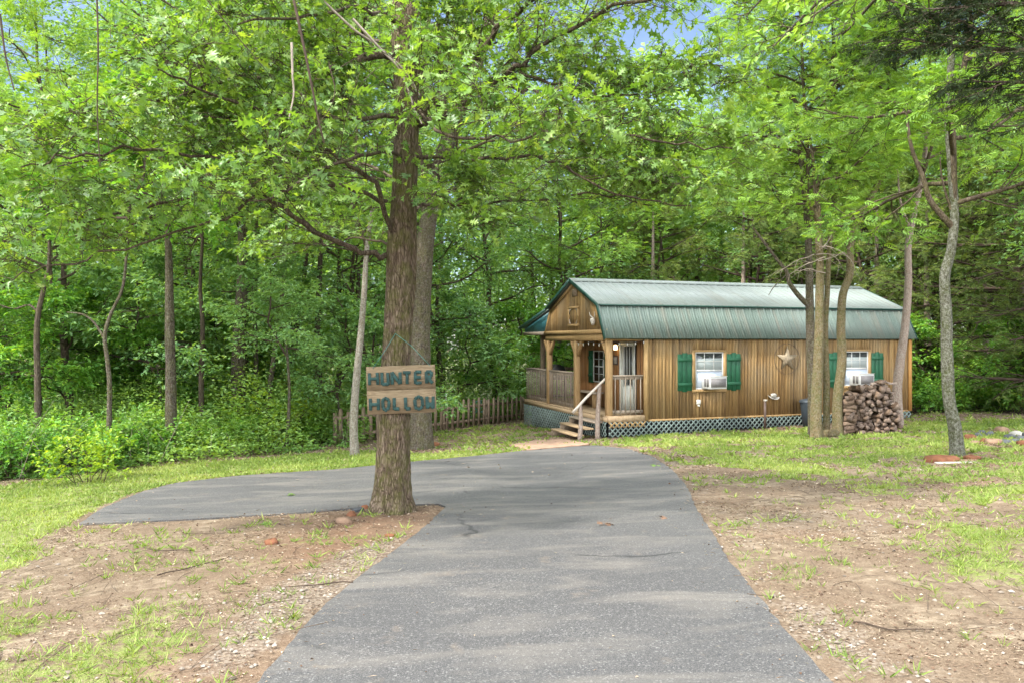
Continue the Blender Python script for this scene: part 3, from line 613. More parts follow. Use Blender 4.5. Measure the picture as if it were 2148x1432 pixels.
# boards of siding with real grooves; openings left out
def boards(b, c0, c1, z0f, z1f, plane, openings, w_=.1015, gap=.009, dep=.012):
    n = int(round((c1 - c0) / w_)); w_ = (c1 - c0) / n
    for i in range(n):
        a0, a1 = c0 + i * w_ + gap / 2, c0 + (i + 1) * w_ - gap / 2; mid = (a0 + a1) / 2
        za, zb = z0f(mid), z1f(mid)
        if zb - za < .02: continue
        iv = [(za, zb)]
        for (o0, o1, oz0, oz1) in openings:
            if a1 > o0 and a0 < o1:
                nv = []
                for (p, q) in iv:
                    if oz0 > p: nv.append((p, min(q, oz0)))
                    if oz1 < q: nv.append((max(p, oz1), q))
                iv = [x for x in nv if x[1] - x[0] > .01]
        for (p, q) in iv: plane(b, a0, a1, p, q)
W1, W2 = 2.99, 7.90; WH = .435; WU0, WU1 = -1.27, -.28
opn = [(W1 - WH, W1 + WH, WU0, WU1), (W2 - WH, W2 + WH, WU0, WU1)]
b = Buf(); boards(b, TP, LEN - .0, lambda m: WB, lambda m: WT, lambda b, a0, a1, p, q: cbox(b, a0, a1, -.02, 0.0, p, q), opn)
b.build('side_wall', 'siding', cabin)
b = Buf()                                                  # backing behind the grooves, round the window holes
e = [TP, W1 - WH, W1 + WH, W2 - WH, W2 + WH, LEN]
for i in range(5):
    if i % 2 == 0: cbox(b, e[i], e[i + 1], .001, .03, WB, WT)
    else: cbox(b, e[i], e[i + 1], .001, .03, WB, WU0); cbox(b, e[i], e[i + 1], .001, .03, WU1, WT)
cbox(b, LEN - .03, LEN, .03, 4.2, WB, WT); cbox(b, TP + .04, LEN - .03, 4.17, 4.2, WB, WT)
b.build('wall_backing', 'dark_void', cabin)
# porch wall, facing the steps
def plane_p(b, a0, a1, p, q): cbox(b, TP - .02 + .002, TP + .0, a0, a1, p, q)
D0, D1 = .52, 1.38; PW0, PW1, PWU0, PWU1 = 2.41, 3.06, U_(799, TP, 2.7), U_(737, TP, 2.7)
b = Buf(); boards(b, .03, 4.2, lambda m: FLOOR, lambda m: .22, plane_p, [(D0, D1, FLOOR - 1, -.0), (PW0, PW1, PWU0, PWU1)]); b.build('porch_wall', 'porch_wall', cabin)
b = Buf(); cbox(b, TP + .001, TP + .03, .03, D0, FLOOR, .22); cbox(b, TP + .001, TP + .03, D0, D1, .0, .22); cbox(b, TP + .001, TP + .03, D1, PW0, FLOOR, .22)
cbox(b, TP + .001, TP + .03, PW0, PW1, FLOOR, PWU0); cbox(b, TP + .001, TP + .03, PW0, PW1, PWU1, .22); cbox(b, TP + .001, TP + .03, PW1, 4.17, FLOOR, .22); b.build('porch_wall_backing', 'dark_void', cabin)
# gable front over the porch
EV = (-.08, .13); BK = (.36, 1.0); RG = (2.15, 1.73); BK2 = (3.95, 1.0); GE = (4.42, .22); LT = (6.42, .40)
gp = [(-.03, .20), (.36, .97), (2.15, 1.70), (3.95, .97), (4.40, .20)]
def gtop(s_): return float(np.interp(s_, [p[0] for p in gp], [p[1] for p in gp]))
b = Buf(); boards(b, -.02, 4.40, lambda m: .22, gtop, lambda b, a0, a1, p, q: cbox(b, -.02, 0, a0, a1, p, q), []); b.build('gable_wall', 'siding', cabin)
b = Buf(); b.prism([(s_, u + ZB - .005) for s_, u in gp], .002, .03, lambda y, z, a: (a, y, z)); b.build('gable_backing', 'dark_void', cabin)
b = Buf()
gi = [(.035, .20), (.405, .905), (2.15, 1.61), (3.905, .905), (4.335, .20)]
for (p, q) in zip(gi[:-1], gi[1:]): b.bar((-.035, p[0], p[1] + ZB), (-.035, q[0], q[1] + ZB), .03, .09, (0, 0, 1))
cbox(b, -.05, -.021, -.02, 4.40, .20, .31); b.build('gable_trim', 'trim', cabin)
# loft door with a broken round frame, vent
sc = Spx(1205.5); u0, u1 = U_(685, 0, sc), U_(643, 0, sc); hw = .37
b = Buf(); cbox(b, -.06, -.022, sc - hw, sc + hw, u1 - .07, u1); cbox(b, -.06, -.022, sc - hw, sc + hw, u0, u0 + .07)
cbox(b, -.06, -.022, sc - hw, sc - hw + .09, u0 + .07, u1 - .07); cbox(b, -.06, -.022, sc + hw - .09, sc + hw, u0 + .07, u1 - .07)
ld = b.build('loft_door', 'trim', cabin)
b = Buf(); cbox(b, -.034, -.021, sc - hw + .09, sc + hw - .09, u0 + .07, u1 - .07); b.build('door_panel', 'siding', ld)
for (sy, sz) in ((1, 1), (1, -1), (-1, 1), (-1, -1)):
    b = Buf(); cy_, cz_ = sc + sy * (hw - .09), (u1 - .07 if sz > 0 else u0 + .07) + ZB
    b.add([(-.056, cy_, cz_), (-.056, cy_ - sy * .13, cz_), (-.056, cy_ - sy * .05, cz_ - sz * .06), (-.056, cy_, cz_ - sz * .15), (-.036, cy_, cz_), (-.036, cy_ - sy * .13, cz_), (-.036, cy_ - sy * .05, cz_ - sz * .06), (-.036, cy_, cz_ - sz * .15)],
          [(0, 1, 2, 3), (7, 6, 5, 4), (0, 4, 5, 1), (1, 5, 6, 2), (2, 6, 7, 3), (3, 7, 4, 0)])
    b.build('corner_bracket', 'grey_wood', ld)
b = Buf(); sv = Spx(1207); cbox(b, -.04, -.021, sv - .17, sv + .17, U_(622, 0, sv), U_(607, 0, sv))
for k in range(4): cbox(b, -.055, -.041, sv - .14, sv + .14, U_(621, 0, sv) + .045 * k + .01, U_(621, 0, sv) + .045 * k + .03)
b.build('gable_vent', 'fence_wood', cabin)
# metal roof
def roof_panel(p, q, t0, t1, mat_, name, rib=.23, th=.02):
    p = np.array(p); q = np.array(q); b = Buf(); d = q - p; L_ = np.linalg.norm(d); d = d / L_; nrm = np.array([-d[1], d[0]])
    if nrm[1] < 0: nrm = -nrm
    def pt(t, a, h): w_ = p + d * a + nrm * h; return (t, w_[0], w_[1] + ZB)
    xs_ = []; hs = []; t = t0
    while t < t1 - 1e-6:
        for dt, h in ((0, 0), (.018, .020), (.042, .020), (.06, 0), (.115, 0), (.122, .005), (.138, .005), (.145, 0), (.18, 0), (.187, .005), (.203, .005), (.21, 0)):
            if t + dt < t1: xs_.append(t + dt); hs.append(h)
        t += rib
    xs_.append(t1); hs.append(0); k = len(xs_)
    V = [pt(x, 0, h) for x, h in zip(xs_, hs)] + [pt(x, L_, h) for x, h in zip(xs_, hs)] + [pt(x, 0, -th) for x in xs_] + [pt(x, L_, -th) for x in xs_]
    F = []
    for i in range(k - 1): F += [(i, i + 1, k + i + 1, k + i), (2 * k + i, 3 * k + i, 3 * k + i + 1, 2 * k + i + 1), (i, 2 * k + i, 2 * k + i + 1, i + 1), (k + i, k + i + 1, 3 * k + i + 1, 3 * k + i)]
    F += [(0, k, 3 * k, 2 * k), (k - 1, 3 * k - 1, 4 * k - 1, 2 * k - 1)]
    b.add(V, F); return b.build(name, mat_, cabin)
T0, T1 = -.14, LEN + .12
roof_panel((-.13, .08), (.33, .985), T0, T1, 'roof_low', 'lower_roof')
roof_panel((.27, .965), (2.15, 1.745), T0, T1, 'roof', 'upper_roof')
roof_panel((2.152, 1.743), (4.0, .99), T0, T1, 'roof', 'back_roof')
roof_panel((4.0, .985), (6.45, .44), T0 + .1, T1 - 5.0, 'roof', 'lean_to_roof')
b = Buf(); b.prism([(1.95, 1.69 + ZB), (2.15, 1.785 + ZB), (2.35, 1.69 + ZB), (2.35, 1.675 + ZB), (2.15, 1.768 + ZB), (1.95, 1.675 + ZB)], T0 - .012, T1 + .01, lambda y, z, a: (a, y, z)); b.build('ridge_cap', 'roof', cabin)
for tt in (T0 - .016, T1 + .001):
    b = Buf()
    for p, q in (((-.13, .05), (.33, .955)), ((.33, .955), (2.15, 1.72)), ((2.15, 1.72), (4.0, .96)), ((4.0, .96), (6.45, .41))):
        if tt > 0 and p[0] >= 4.0: continue
        b.bar((tt, p[0], p[1] + ZB), (tt, q[0], q[1] + ZB), .015, .10, (0, 0, 1))
    b.build('rake_trim', 'roof_trim', cabin)
b = Buf(); cbox(b, T0 + .02, T1 - .02, .255, .266, .925, .968); b.build('break_trim', 'roof_trim', cabin)
b = Buf(); cbox(b, .02, LEN - .02, -.10, -.085, .06, .14); cbox(b, .02, LEN, -.085, 0, .125, .14); b.build('eave_board', 'roof_trim', cabin)
# blue infill under the lean-to roof
b = Buf(); b.prism([(4.44, .30 + ZB), (6.22, .30 + ZB), (6.25, .40 + ZB), (4.02, .90 + ZB)], -.012, .012, lambda y, z, a: (a, y, z)); b.build('lean_to_panel', 'blue_metal', cabin)
b = Buf(); cbox(b, -.03, .06, 4.41, 6.35, .20, .30); cbox(b, .06, 3.2, 6.20, 6.30, .20, .30); b.build('lean_to_beam', 'grey_wood', cabin)
b = Buf(); cbox(b, .0, 3.3, .0, 6.25, .225, .245); b.build('porch_ceiling', 'fence_wood', cabin)
# beams + posts + braces
b = Buf(); cbox(b, .0, .10, 0.0, 4.4, .02, .195); cbox(b, .10, TP - .025, 0, .09, .02, .12); b.build('porch_beam', 'trim', cabin)
for sp_, st_ in ((.07, .06), (Spx(1209.5, .05), .06), (Spx(1152, .05), .06), (6.2, .62)):
    b = Buf(); w_ = .075; cbox(b, st_ - w_, st_ + w_, sp_ - w_, sp_ + w_, FLOOR, .02 if sp_ < 5 else .2)
    po = b.build('porch_post', 'post' if sp_ < 5 else 'fence_wood', cabin, bevel=.008)
    if sp_ < 5:
        for sg in ((1,) if sp_ < .5 else (-1, 1)):
            b = Buf(); b.bar((st_, sp_ + sg * .06, -.38 + ZB), (st_, sp_ + sg * .36, .03 + ZB), .09, .09, (1, 0, 0)); b.build('brace', 'post', po, bevel=.006)
# deck
b = Buf()
for k in range(44):
    y = .0 + k * .1425
    if y > 6.2: break
    cbox(b, -.02, (TP - .025 if y < 4.15 else 3.4), y, y + .137, FLOOR - .035, FLOOR)
b.build('deck_boards', 'deck_wood', cabin)
b = Buf(); cbox(b, -.02, 0, 0, 6.27, FLOOR - .16, FLOOR - .037); cbox(b, 0, TP, -.03, -.005, FLOOR - .16, FLOOR - .0); b.build('deck_rim', 'deck_wood', cabin)
# lattice skirt: real crossed slats with a bottom that follows the ground
def lattice(name, along, c0, c1, top, botf, plane, sp=.105, w_=.033):
    b = Buf(); H = top - min(botf(c0), botf(c1))
    for d_ in (1, -1):
        c = c0 - H
        while c < c1 + H:
            x0, x1 = c, c + d_ * H                               # goes down over the height H
            pts = []
            for k in range(25):
                f = k / 24; x = x0 + (x1 - x0) * f; z = top - H * f
                if c0 <= x <= c1 and z >= botf(x): pts.append((x, z))
            if len(pts) > 1:
                (xa, za), (xb, zb) = pts[0], pts[-1]; off = plane + (.004 if d_ > 0 else -.004)
                if along == 't': b.bar((xa, off, za + ZB), (xb, off, zb + ZB), w_, .007, (0, 1, 0))
                else: b.bar((off, xa, za + ZB), (off, xb, zb + ZB), w_, .007, (1, 0, 0))
            c += sp * 1.414
    return b
def lg(t, s_):
    p = P0 + bv * t + av * s_; return gzf(p.x, p.y) - CAMZ + .01
lattice('l', 't', 0, LEN, WB - .01, lambda t: lg(t, -.02), -.03).build('lattice_skirt', 'lattice', cabin)
lattice('l', 's', 0, 6.27, FLOOR - .16, lambda s_: lg(-.02, s_), -.035, .105).build('lattice_skirt', 'lattice', cabin)
lattice('l', 't', .0, TP, FLOOR - .165, lambda t: FLOOR - .30, -.045).build('lattice_strip', 'trim', cabin)
b = Buf(); b.box(.12, LEN - .1, .25, .28, -.5, ZB + WB); b.box(.14, .17, .28, 6.0, -.5, ZB + FLOOR - .2)  # near-black sheets behind the lattice paint in the shade under the floor
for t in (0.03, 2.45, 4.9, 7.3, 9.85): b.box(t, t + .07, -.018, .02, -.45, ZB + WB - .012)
b.build('skirt_frame_void', 'dark_void', cabin)
# corner boards
b = Buf(); cbox(b, TP - .015, TP + .08, -.045, -.021, WB + .002, .12); cbox(b, TP - .04, TP - .016, -.045, .03, FLOOR, .12); b.build('corner_board', 'trim', cabin)
b = Buf(); cbox(b, LEN - .10, LEN + .02, -.05, -.021, WB, .12); cbox(b, LEN + .001, LEN + .14, .1, .2, WB, .12); b.build('corner_board', 'orange_trim', cabin)
b = Buf(); cbox(b, TP + .081, LEN - .101, -.034, -.022, WB - .02, WB + .03); b.build('skirt_board', 'trim', cabin)
# windows on the long side
for wc in (W1, W2):
    b = Buf(); o0, o1 = wc - WH - .10, wc + WH + .10
    cbox(b, o0, o1, -.042, -.021, WU1, WU1 + .055); cbox(b, o0, o1, -.042, -.021, WU0 - .075, WU0)
    cbox(b, o0, wc - WH, -.040, -.021, WU0, WU1); cbox(b, wc + WH, o1, -.040, -.021, WU0, WU1); wi = b.build('window', 'trim', cabin)
    b = Buf(); f = .03
    cbox(b, wc - WH, wc + WH, -.03, .02, WU1 - f, WU1); cbox(b, wc - WH, wc + WH, -.03, .02, WU0, WU0 + f)
    cbox(b, wc - WH, wc - WH + f, -.03, .02, WU0 + f, WU1 - f); cbox(b, wc + WH - f, wc + WH, -.03, .02, WU0 + f, WU1 - f)
    um = WU0 + .50
    cbox(b, wc - WH + f, wc + WH - f, -.025, .015, um - .02, um + .02)
    for k in (1, 2): x = wc - WH + 2 * WH * k / 3; cbox(b, x - .009, x + .009, -.018, .0, um + .02, WU1 - f)
    z = (um + WU1) / 2; cbox(b, wc - WH + f, wc + WH - f, -.016, .002, z - .009, z + .009); b.build('sash', 'white', wi)
    b = Buf(); cbox(b, wc - WH + f, wc + WH - f, -.006, .0, um, WU1 - f); b.build('pane', 'glass', wi)
    b = Buf(); cbox(b, wc - WH + f, wc + WH - f, -.009, -.0065, um + .02, WU1 - f - .14); b.build('blind', 'blind', wi)
    b = Buf(); cbox(b, wc - WH + f, wc + WH - f, -.012, -.001, WU0 + f, um - .02); b.build('filler_panel', 'panel_blue', wi)
    for sg in (-1, 1):
        c = wc + sg * (WH + .10 + .225); b = Buf(); hh = (WU0 - .06, WU1 - .02)
        for k in range(3):
            x0 = c - .215 + k * .1445; cut = .03 if k != 1 else 0
            cbox(b, x0, x0 + .141, -.045, -.021, hh[0] + cut, hh[1] - cut)
        for z in (hh[0] + .20, hh[1] - .18): cbox(b, c - .212, c + .212, -.068, -.046, z - .045, z + .045)
        b.build('shutter', 'shutter', cabin, bevel=.004)
# porch window, shutter, door, lamp
def pbox(b, s0, s1, u0, u1, d0, d1): return cbox(b, TP - .02 - d1, TP - .02 - d0, s0, s1, u0, u1)
b = Buf(); pbox(b, PW0 - .03, PW1 + .03, PWU1, PWU1 + .03, 0, .03); pbox(b, PW0 - .03, PW1 + .03, PWU0 - .03, PWU0, 0, .03); pbox(b, PW0 - .03, PW0, PWU0, PWU1, 0, .03); pbox(b, PW1, PW1 + .03, PWU0, PWU1, 0, .03)
for k in (1, 2, 3): z = PWU0 + (PWU1 - PWU0) * k / 4; pbox(b, PW0, PW1, z - (.016 if k == 2 else .008), z + (.016 if k == 2 else .008), 0, .02)
pbox(b, (PW0 + PW1) / 2 - .01, (PW0 + PW1) / 2 + .01, PWU0, PWU1, -.001, .018); wi = b.build('window', 'white', cabin)
b = Buf(); pbox(b, PW0, PW1, PWU0, PWU1, -.02, -.01); b.build('pane', 'glass', wi)
for s0 in (PW1 + .05, PW0 - .38):
    b = Buf()
    for k in range(3): pbox(b, s0 + k * .11, s0 + k * .11 + .107, PWU0 - .06, PWU1 + .03, .001, .025)
    for z in (PWU0 + .15, PWU1 - .18): pbox(b, s0 + .003, s0 + .324, z - .04, z + .04, .026, .045)
    b.build('shutter', 'shutter', cabin)
b = Buf(); pbox(b, D1 - .09, D1, FLOOR, 0, -.01, .03); pbox(b, D0, D0 + .05, FLOOR, 0, -.01, .03); pbox(b, D0 + .05, D1 - .09, -.09, 0, -.01, .03); dr_o = b.build('door', 'door_white', cabin)
b = Buf(); g0, g1 = D0 + .13, D1 - .25; gu0, gu1 = U_(806, TP, 1), U_(726, TP, 1)
pbox(b, D0 + .05, g0, FLOOR + .01, -.09, -.01, .012); pbox(b, g1, D1 - .09, FLOOR + .01, -.09, -.01, .012); pbox(b, g0, g1, gu1, -.09, -.01, .012); pbox(b, g0, g1, FLOOR + .01, gu0, -.01, .012)
for k in range(5): pbox(b, D0 + .09 + k * .12, D0 + .19 + k * .12, FLOOR + .08, gu0 - .08, .0121, .018)
b.build('door_leaf', 'door_white', dr_o)
b = Buf()
for k in (1, 2): x = g0 + (g1 - g0) * k / 3; pbox(b, x - .012, x + .012, gu0, gu1, -.003, .014)
pbox(b, g0 - .02, g0 + .0, gu0 - .02, gu1 + .02, .0125, .024); pbox(b, g1, g1 + .02, gu0 - .02, gu1 + .02, .0125, .024); pbox(b, g0, g1, gu1, gu1 + .02, .0125, .024); pbox(b, g0, g1, gu0 - .02, gu0, .0125, .024); b.build('glass_bars', 'white', dr_o)
b = Buf(); pbox(b, g0, g1, gu0, gu1, -.01, -.004); b.build('glass', 'glass', dr_o)
b = Buf(); b.lathe([(0, -.03), (.028, -.02), (.03, .0), (.02, .02), (0, .025)], 10, (TP - .06, D1 - .14, ZB - .98)); b.build('handle', 'dark_metal', dr_o, sm=True)
ls = Spx(1291, TP - .1)
lamp = empty('porch_lamp', cab(TP - .1, ls, U_(728, TP, ls)), CA, 'small glowing wall lamp beside the white porch door', 'lamp')
b = Buf(); b.lathe([(0, -.07), (.05, -.07), (.055, .0), (.04, .07), (0, .07)], 12); b.build('lamp_glass', 'lamp_glow', lamp, sm=True)
b = Buf(); b.lathe([(.07, .071), (.02, .12), (0, .13)], 12); b.box(.0, .078, -.02, .02, .09, .11); b.box(.065, .079, -.05, .05, -.05, .12); b.build('lamp_cap', 'dark_metal', lamp)
ps = Spx(1291, TP - .03)
pl = empty('wall_plaque', cab(TP - .035, ps - .02, U_(755, TP, ps)), CA, 'small dark square plaque with pale centre under the porch lamp', 'plaque')
b = Buf(); b.box(-.012, .012, -.13, .13, -.13, .13); b.build('plaque_board', 'dark_metal', pl); b = Buf(); b.box(-.018, -.0125, -.09, .09, -.09, .09); b.build('plaque_face', 'grey_orn', pl)
# railings
def railing(p, q, n, u_top, mat_='grey_wood'):
    p = np.array(p, float); q = np.array(q, float); b = Buf(); z = ZB
    b.bar((p[0], p[1], u_top + z), (q[0], q[1], u_top + z), .12, .036); b.bar((p[0], p[1], u_top - .058 + z), (q[0], q[1], u_top - .058 + z), .035, .08)
    r = b.build('railing', mat_, cabin); b = Buf(); b.bar((p[0], p[1], FLOOR + .09 + z), (q[0], q[1], FLOOR + .09 + z), .035, .08); b.build('bottom_rail', mat_, r)
    d = (q - p) / np.linalg.norm(q - p); nn = np.array([-d[1], d[0]])
    if nn[0] + nn[1] > 0: nn = -nn
    for k in range(n):
        c = p + (q - p) * (k + .5) / n + nn * .036
        b = Buf(); b.bar((c[0], c[1], FLOOR + .02 + z), (c[0], c[1], u_top - .025 + z), .026, .018, (d[0], d[1], 0)); b.build('baluster', mat_, r)
RT = -.88
s2, s3 = Spx(1209.5, .05), Spx(1152, .05)
railing((.06, s2 + .08), (.06, s3 - .08), 16, RT); railing((.06, s3 + .08), (.06, 6.2), 13, RT); railing((.145, .06), (TP - .045, .06), 6, RT)
railing((.12, 6.2), (3.3, 6.2), 18, RT, 'fence_wood')
# ---- steps
steps = empty('porch_steps', cab(0, 0, 0) - Vector((0, 0, 0)), CA, 'short flight of wooden porch steps with open treads', 'steps')
for k, (t, u) in enumerate(((-.16, -2.06), (-.43, -2.22), (-.70, -2.38))):
    b = Buf(); b.box(t - .14, t + .14, .22, 1.85, u - .04, u); b.build('tread', 'deck_wood' if k else 'grey_wood', steps, bevel=.006)
for s_ in (1.78,):
    b = Buf(); b.prism([(-.84, -2.43), (-.84, -2.60), (-.0, -2.62), (-.0, -2.12), (-.30, -2.105), (-.31, -2.265), (-.57, -2.27), (-.58, -2.425)], s_ - .02, s_ + .02, lambda x, z, a: (x, a, z)); b.build('stringer', 'fence_wood', steps)
b = lattice('l', 's', .3, 1.85, -2.10, lambda s_: -2.55, -.80 + .0); 
hr = empty('log_handrail', cab(0, 0, 0), CA, 'rustic peeled log handrail on two bark covered posts beside the steps', 'handrail')
def tubep(pts, rad, sides=10, noise=.12, seed=0, per=5):
    b = Buf(); P = catmull(pts, per); r = np.interp(np.linspace(0, 1, len(P)), np.linspace(0, 1, len(rad)), rad); b.tube(P, r, sides, noise=noise, rng=np.random.RandomState(seed)); return b
tubep([(-.90, .18, -1.80), (-.45, .19, -1.37), (.0, .16, -.96)], (.035, .035, .03), noise=.06).build('rail_pole', 'rail_pale', hr, sm=True)
gA = lg(-.68, .2); gB = lg(-.2, .2)
tubep([(-.70, .2, gA - .05), (-.67, .19, -2.1), (-.68, .2, -1.63)], (.062, .055, .048), seed=1).build('rail_post', 'bark_pink', hr, sm=True)
tubep([(-.20, .2, gB - .05), (-.18, .21, -1.9), (-.14, .2, -1.12)], (.07, .062, .05), seed=2).build('rail_post', 'bark_pink', hr, sm=True)
# ---- things on and round the cabin
bench = empty('porch_bench', cab(TP - .28, 2.9, FLOOR), CA, 'low wooden bench against the porch wall under the window', 'bench')
b = Buf(); b.box(-.17, .17, -.65, .65, .40, .445); b.build('seat', 'grey_wood', bench)
for y in (-.55, .55): b = Buf(); b.box(-.14, .14, y - .03, y + .03, 0, .40); b.build('leg', 'post', bench)
gr = empty('gas_grill', cab(.75, 5.45, FLOOR), CA, 'black barbecue grill standing behind the left porch railing', 'grill')
b = Buf(); b.prism([(-.25, .82), (.25, .82), (.25, .95), (.18, 1.12), (-.08, 1.17), (-.25, .98)], -.35, .35, lambda x, z, a: (x, a, z)); b.build('hood', 'black', gr, bevel=.02)
b = Buf(); b.box(-.24, .24, -.34, .34, .68, .815); b.box(-.22, .22, -.65, -.351, .76, .80); b.box(-.22, .22, .351, .65, .76, .80); b.build('firebox', 'black', gr)
b = Buf(); b.bar((-.29, -.28, .95), (-.29, .28, .95), .025); b.build('handle', 'grille', gr)
b = Buf(); b.box(-.22, .22, -.32, .32, .12, .15)
for x in (-.2, .2):
    for y in (-.3, .3): b.box(x - .02, x + .02, y - .02, y + .02, 0, .68)
b.build('cart', 'black', gr)
def ac_unit(tc_, label):
    a = empty('air_conditioner', cab(tc_, -.02, -1.245), CA, label, 'air conditioner', 'window air conditioners'); b = Buf()
    w_, h_, d_ = .26, .33, .40; b.box(-w_, w_, -d_, .0, 0, h_); b.build('housing', 'white', a, bevel=.008)
    b = Buf(); b.box(-w_ + .035, w_ - .03, -d_ - .006, -d_ - .001, .045, h_ - .05); b.build('rear_grille', 'grille', a)
    b = Buf()
    for k in range(2): b.box(-w_ - .006, -w_ - .001, -d_ + .05 + k * .12, -d_ + .14 + k * .12, .06, h_ - .06)
    b.build('side_louvre', 'grille', a)
    b = Buf(); b.box(-w_ - .012, w_ + .012, -d_ - .012, -d_ + .02, h_ + .001, h_ + .012); b.build('top_rim', 'aged_white', a)
ac_unit(3.01, 'white window air conditioner beneath the window left of the metal star')
ac_unit(7.92, 'white window air conditioner just above the firewood pile')
st = empty('metal_star', cab(5.49, -.045, -.48), CA, 'tan metal barn star inside a thin dark ring on the cabin wall', 'wall star')
b = Buf(); V = [(0, -.085, 0)]
for k in range(10):
    a = math.pi / 2 + k * math.pi / 5; r = .36 if k % 2 == 0 else .14; V.append((r * math.cos(a), -.006, r * math.sin(a)))
V += [(x, .004, z) for x, y, z in V[1:]]
F = [(0, 1 + k, 1 + (k + 1) % 10) for k in range(10)] + [(1 + k, 11 + k, 11 + (k + 1) % 10, 1 + (k + 1) % 10) for k in range(10)] + [tuple(range(20, 10, -1))]
b.add(V, F); b.build('star', 'rust_metal', st)
b = Buf(); th = np.linspace(0, 2 * math.pi, 49); b.tube(np.stack([.42 * np.cos(th), 0 * th + .012, 0.42 * np.sin(th)], -1), .006, 5, cap=False); b.build('ring', 'dark_metal', st)
tq = Tpx(1252, 0); s_sk = Spx(1252)
sk = empty('deer_skull', cab(-.06, s_sk, U_(672, 0, s_sk)), CA, 'bleached animal skull with short antlers on the gable wall', 'skull')
b = Buf(); rock_buf(np.random.RandomState(1), .05, .06, .09, b, (-.06, 0, -.10)); b.build('skull_bone', 'bone', sk, sm=True)
for sg in (-1, 1): tubep([(-.02, sg * .04, .06), (-.06, sg * .13, .12), (-.09, sg * .15, .22)], (.02, .016, .006), 6).build('antler', 'bone', sk, sm=True)
t = Tpx(1619); orn = empty('wall_ornament', cab(t, -.03, U_(831, t)), CA, 'weathered grey hat-shaped ornament low on the cabin wall', 'wall ornament')
b = Buf(); rock_buf(np.random.RandomState(4), .10, .05, .06, b, (.0, -.05, -.01)); b.build('crown', 'grey_orn', orn, sm=True)
b = Buf(); V = []; F = []
for k in range(24):
    a = k * math.pi / 12
    for r in (.07, .19): V.append((r * math.cos(a) * 1.0, -.05 + .045 * math.sin(a) * r / .19, -.03 + .035 * math.sin(a) * r / .19 + .05 * (abs(math.cos(a)) ** 3) * (r > .1) - .03 * math.cos(a)))
for k in range(24): j = (k + 1) % 24; F += [(2 * k, 2 * k + 1, 2 * j + 1, 2 * j)]
V2 = [(x, y + .004, z - .008) for x, y, z in V]; n0 = len(V); F += [tuple(n0 + i for i in f[::-1]) for f in F[:24]]
b.add(V + V2, F); b.build('brim', 'grey_orn', orn, sm=True)
t = Tpx(1463); ob = empty('outlet_box', cab(t, -.022, U_(842, t)), CA, 'small white electrical outlet box under the left window', 'outlet box')
b = Buf(); b.box(-.055, .055, -.06, 0, -.06, .06); b.build('box_body', 'aged_white', ob, bevel=.008); b = Buf(); b.lathe([(0, 0), (.035, 0), (.03, .04), (0, .045)], 10, (0, -.04, -.115)); b.build('conduit', 'aged_white', ob)
t = Tpx(1597); sp_ = empty('stand_pipe', cab(t, -.16, lg(t, -.16) - .01), CA, 'brown upright water pipe standing against the cabin wall', 'pipe'); h_ = U_(840, t, -.16) - lg(t, -.16)
b = Buf(); b.tube([(0, 0, 0), (0, 0, h_ * .5), (0, 0, h_)], .035, 8); b.build('pipe', 'dark_metal', sp_); b = Buf(); b.box(-.03, .03, -.06, .03, h_, h_ + .05); b.build('faucet', 'bone', sp_)
p = ground_at(1690, 893); t = Tpx(1694, -.35)
pb = cab(t, -.42, 0); bn = empty('trash_bin', (pb.x, pb.y, gzf(pb.x, pb.y)), CA, 'dark plastic trash bin half hidden behind the mossy trunk', 'bin')
b = Buf(); b.lathe([(0, 0), (.17, 0), (.24, .62), (.245, .66), (0, .66)], 16); b.build('bin_body', 'bin', bn, sm=False); b = Buf(); b.lathe([(.27, .661), (.275, .70), (.24, .74), (.10, .77), (0, .78)], 16); b.box(-.05, .05, -.02, .02, .775, .81); b.build('bin_lid', 'bin', bn)
sg_ = empty('string_lights', cab(0, 0, 0), CA, 'string of small clear bulbs hung under the porch beam', 'string lights')
pts = [(-.03, s_, .0 - .05 * abs(math.sin(s_ * 3.1))) for s_ in np.linspace(.2, s2 - .15, 22)]; pts2 = [(t, -.03, .02 - .06 * abs(math.sin(t * 3.2))) for t in np.linspace(.15, TP + .1, 14)]
b = Buf(); b.tube(pts, .006, 4); b.tube(pts2, .006, 4); b.build('wire', 'black', sg_)
for (x, y, z) in pts[3::4] + pts2[2::3]:
    b = Buf(); b.lathe([(0, -.08), (.012, -.07), (.018, -.05), (.010, -.02), (.010, 0), (0, 0)], 8, (x, y, z)); b.build('bulb', 'bulb', sg_, sm=True)

# ================================================================ FENCE
fa = Vector((-4.75, 20.7, 0)); fb = Vector((.46, 28.3, 0)); fl = (fb - fa).length; fd = (fb - fa) / fl
fence = empty('picket_fence', (fa.x, fa.y, gzf(fa.x, fa.y)), math.atan2(fd.y, fd.x), 'weathered brown picket fence running from behind the big trees to the porch', 'fence')
rg = np.random.RandomState(8); fz = gzf(fa.x, fa.y)
def fzz(d): q = fa + fd * d; return gzf(q.x, q.y) - fz
for k in range(int(fl / .285)):
    d = k * .285 + .1; z0 = fzz(d) + .03; h_ = .90 + rg.uniform(-.04, .05); w_ = rg.uniform(.055, .068); x = rg.uniform(-.012, .012); b = Buf()
    if rg.rand() < .04: continue
    b.prism([(-w_, 0), (w_, 0), (w_, h_ - .07), (w_ * .6, h_ - .02), (0, h_), (-w_ * .6, h_ - .02), (-w_, h_ - .07)], -.011, .011, lambda u, v, a: (d + u + x * v, a - .03, z0 + v)); b.build('picket', 'fence_wood', fence)
for hh in (.22, .70):
    b = Buf(); b.bar((0, 0, fzz(0) + hh), (fl, 0, fzz(fl) + hh), .035, .08); b.build('rail', 'fence_wood', fence)
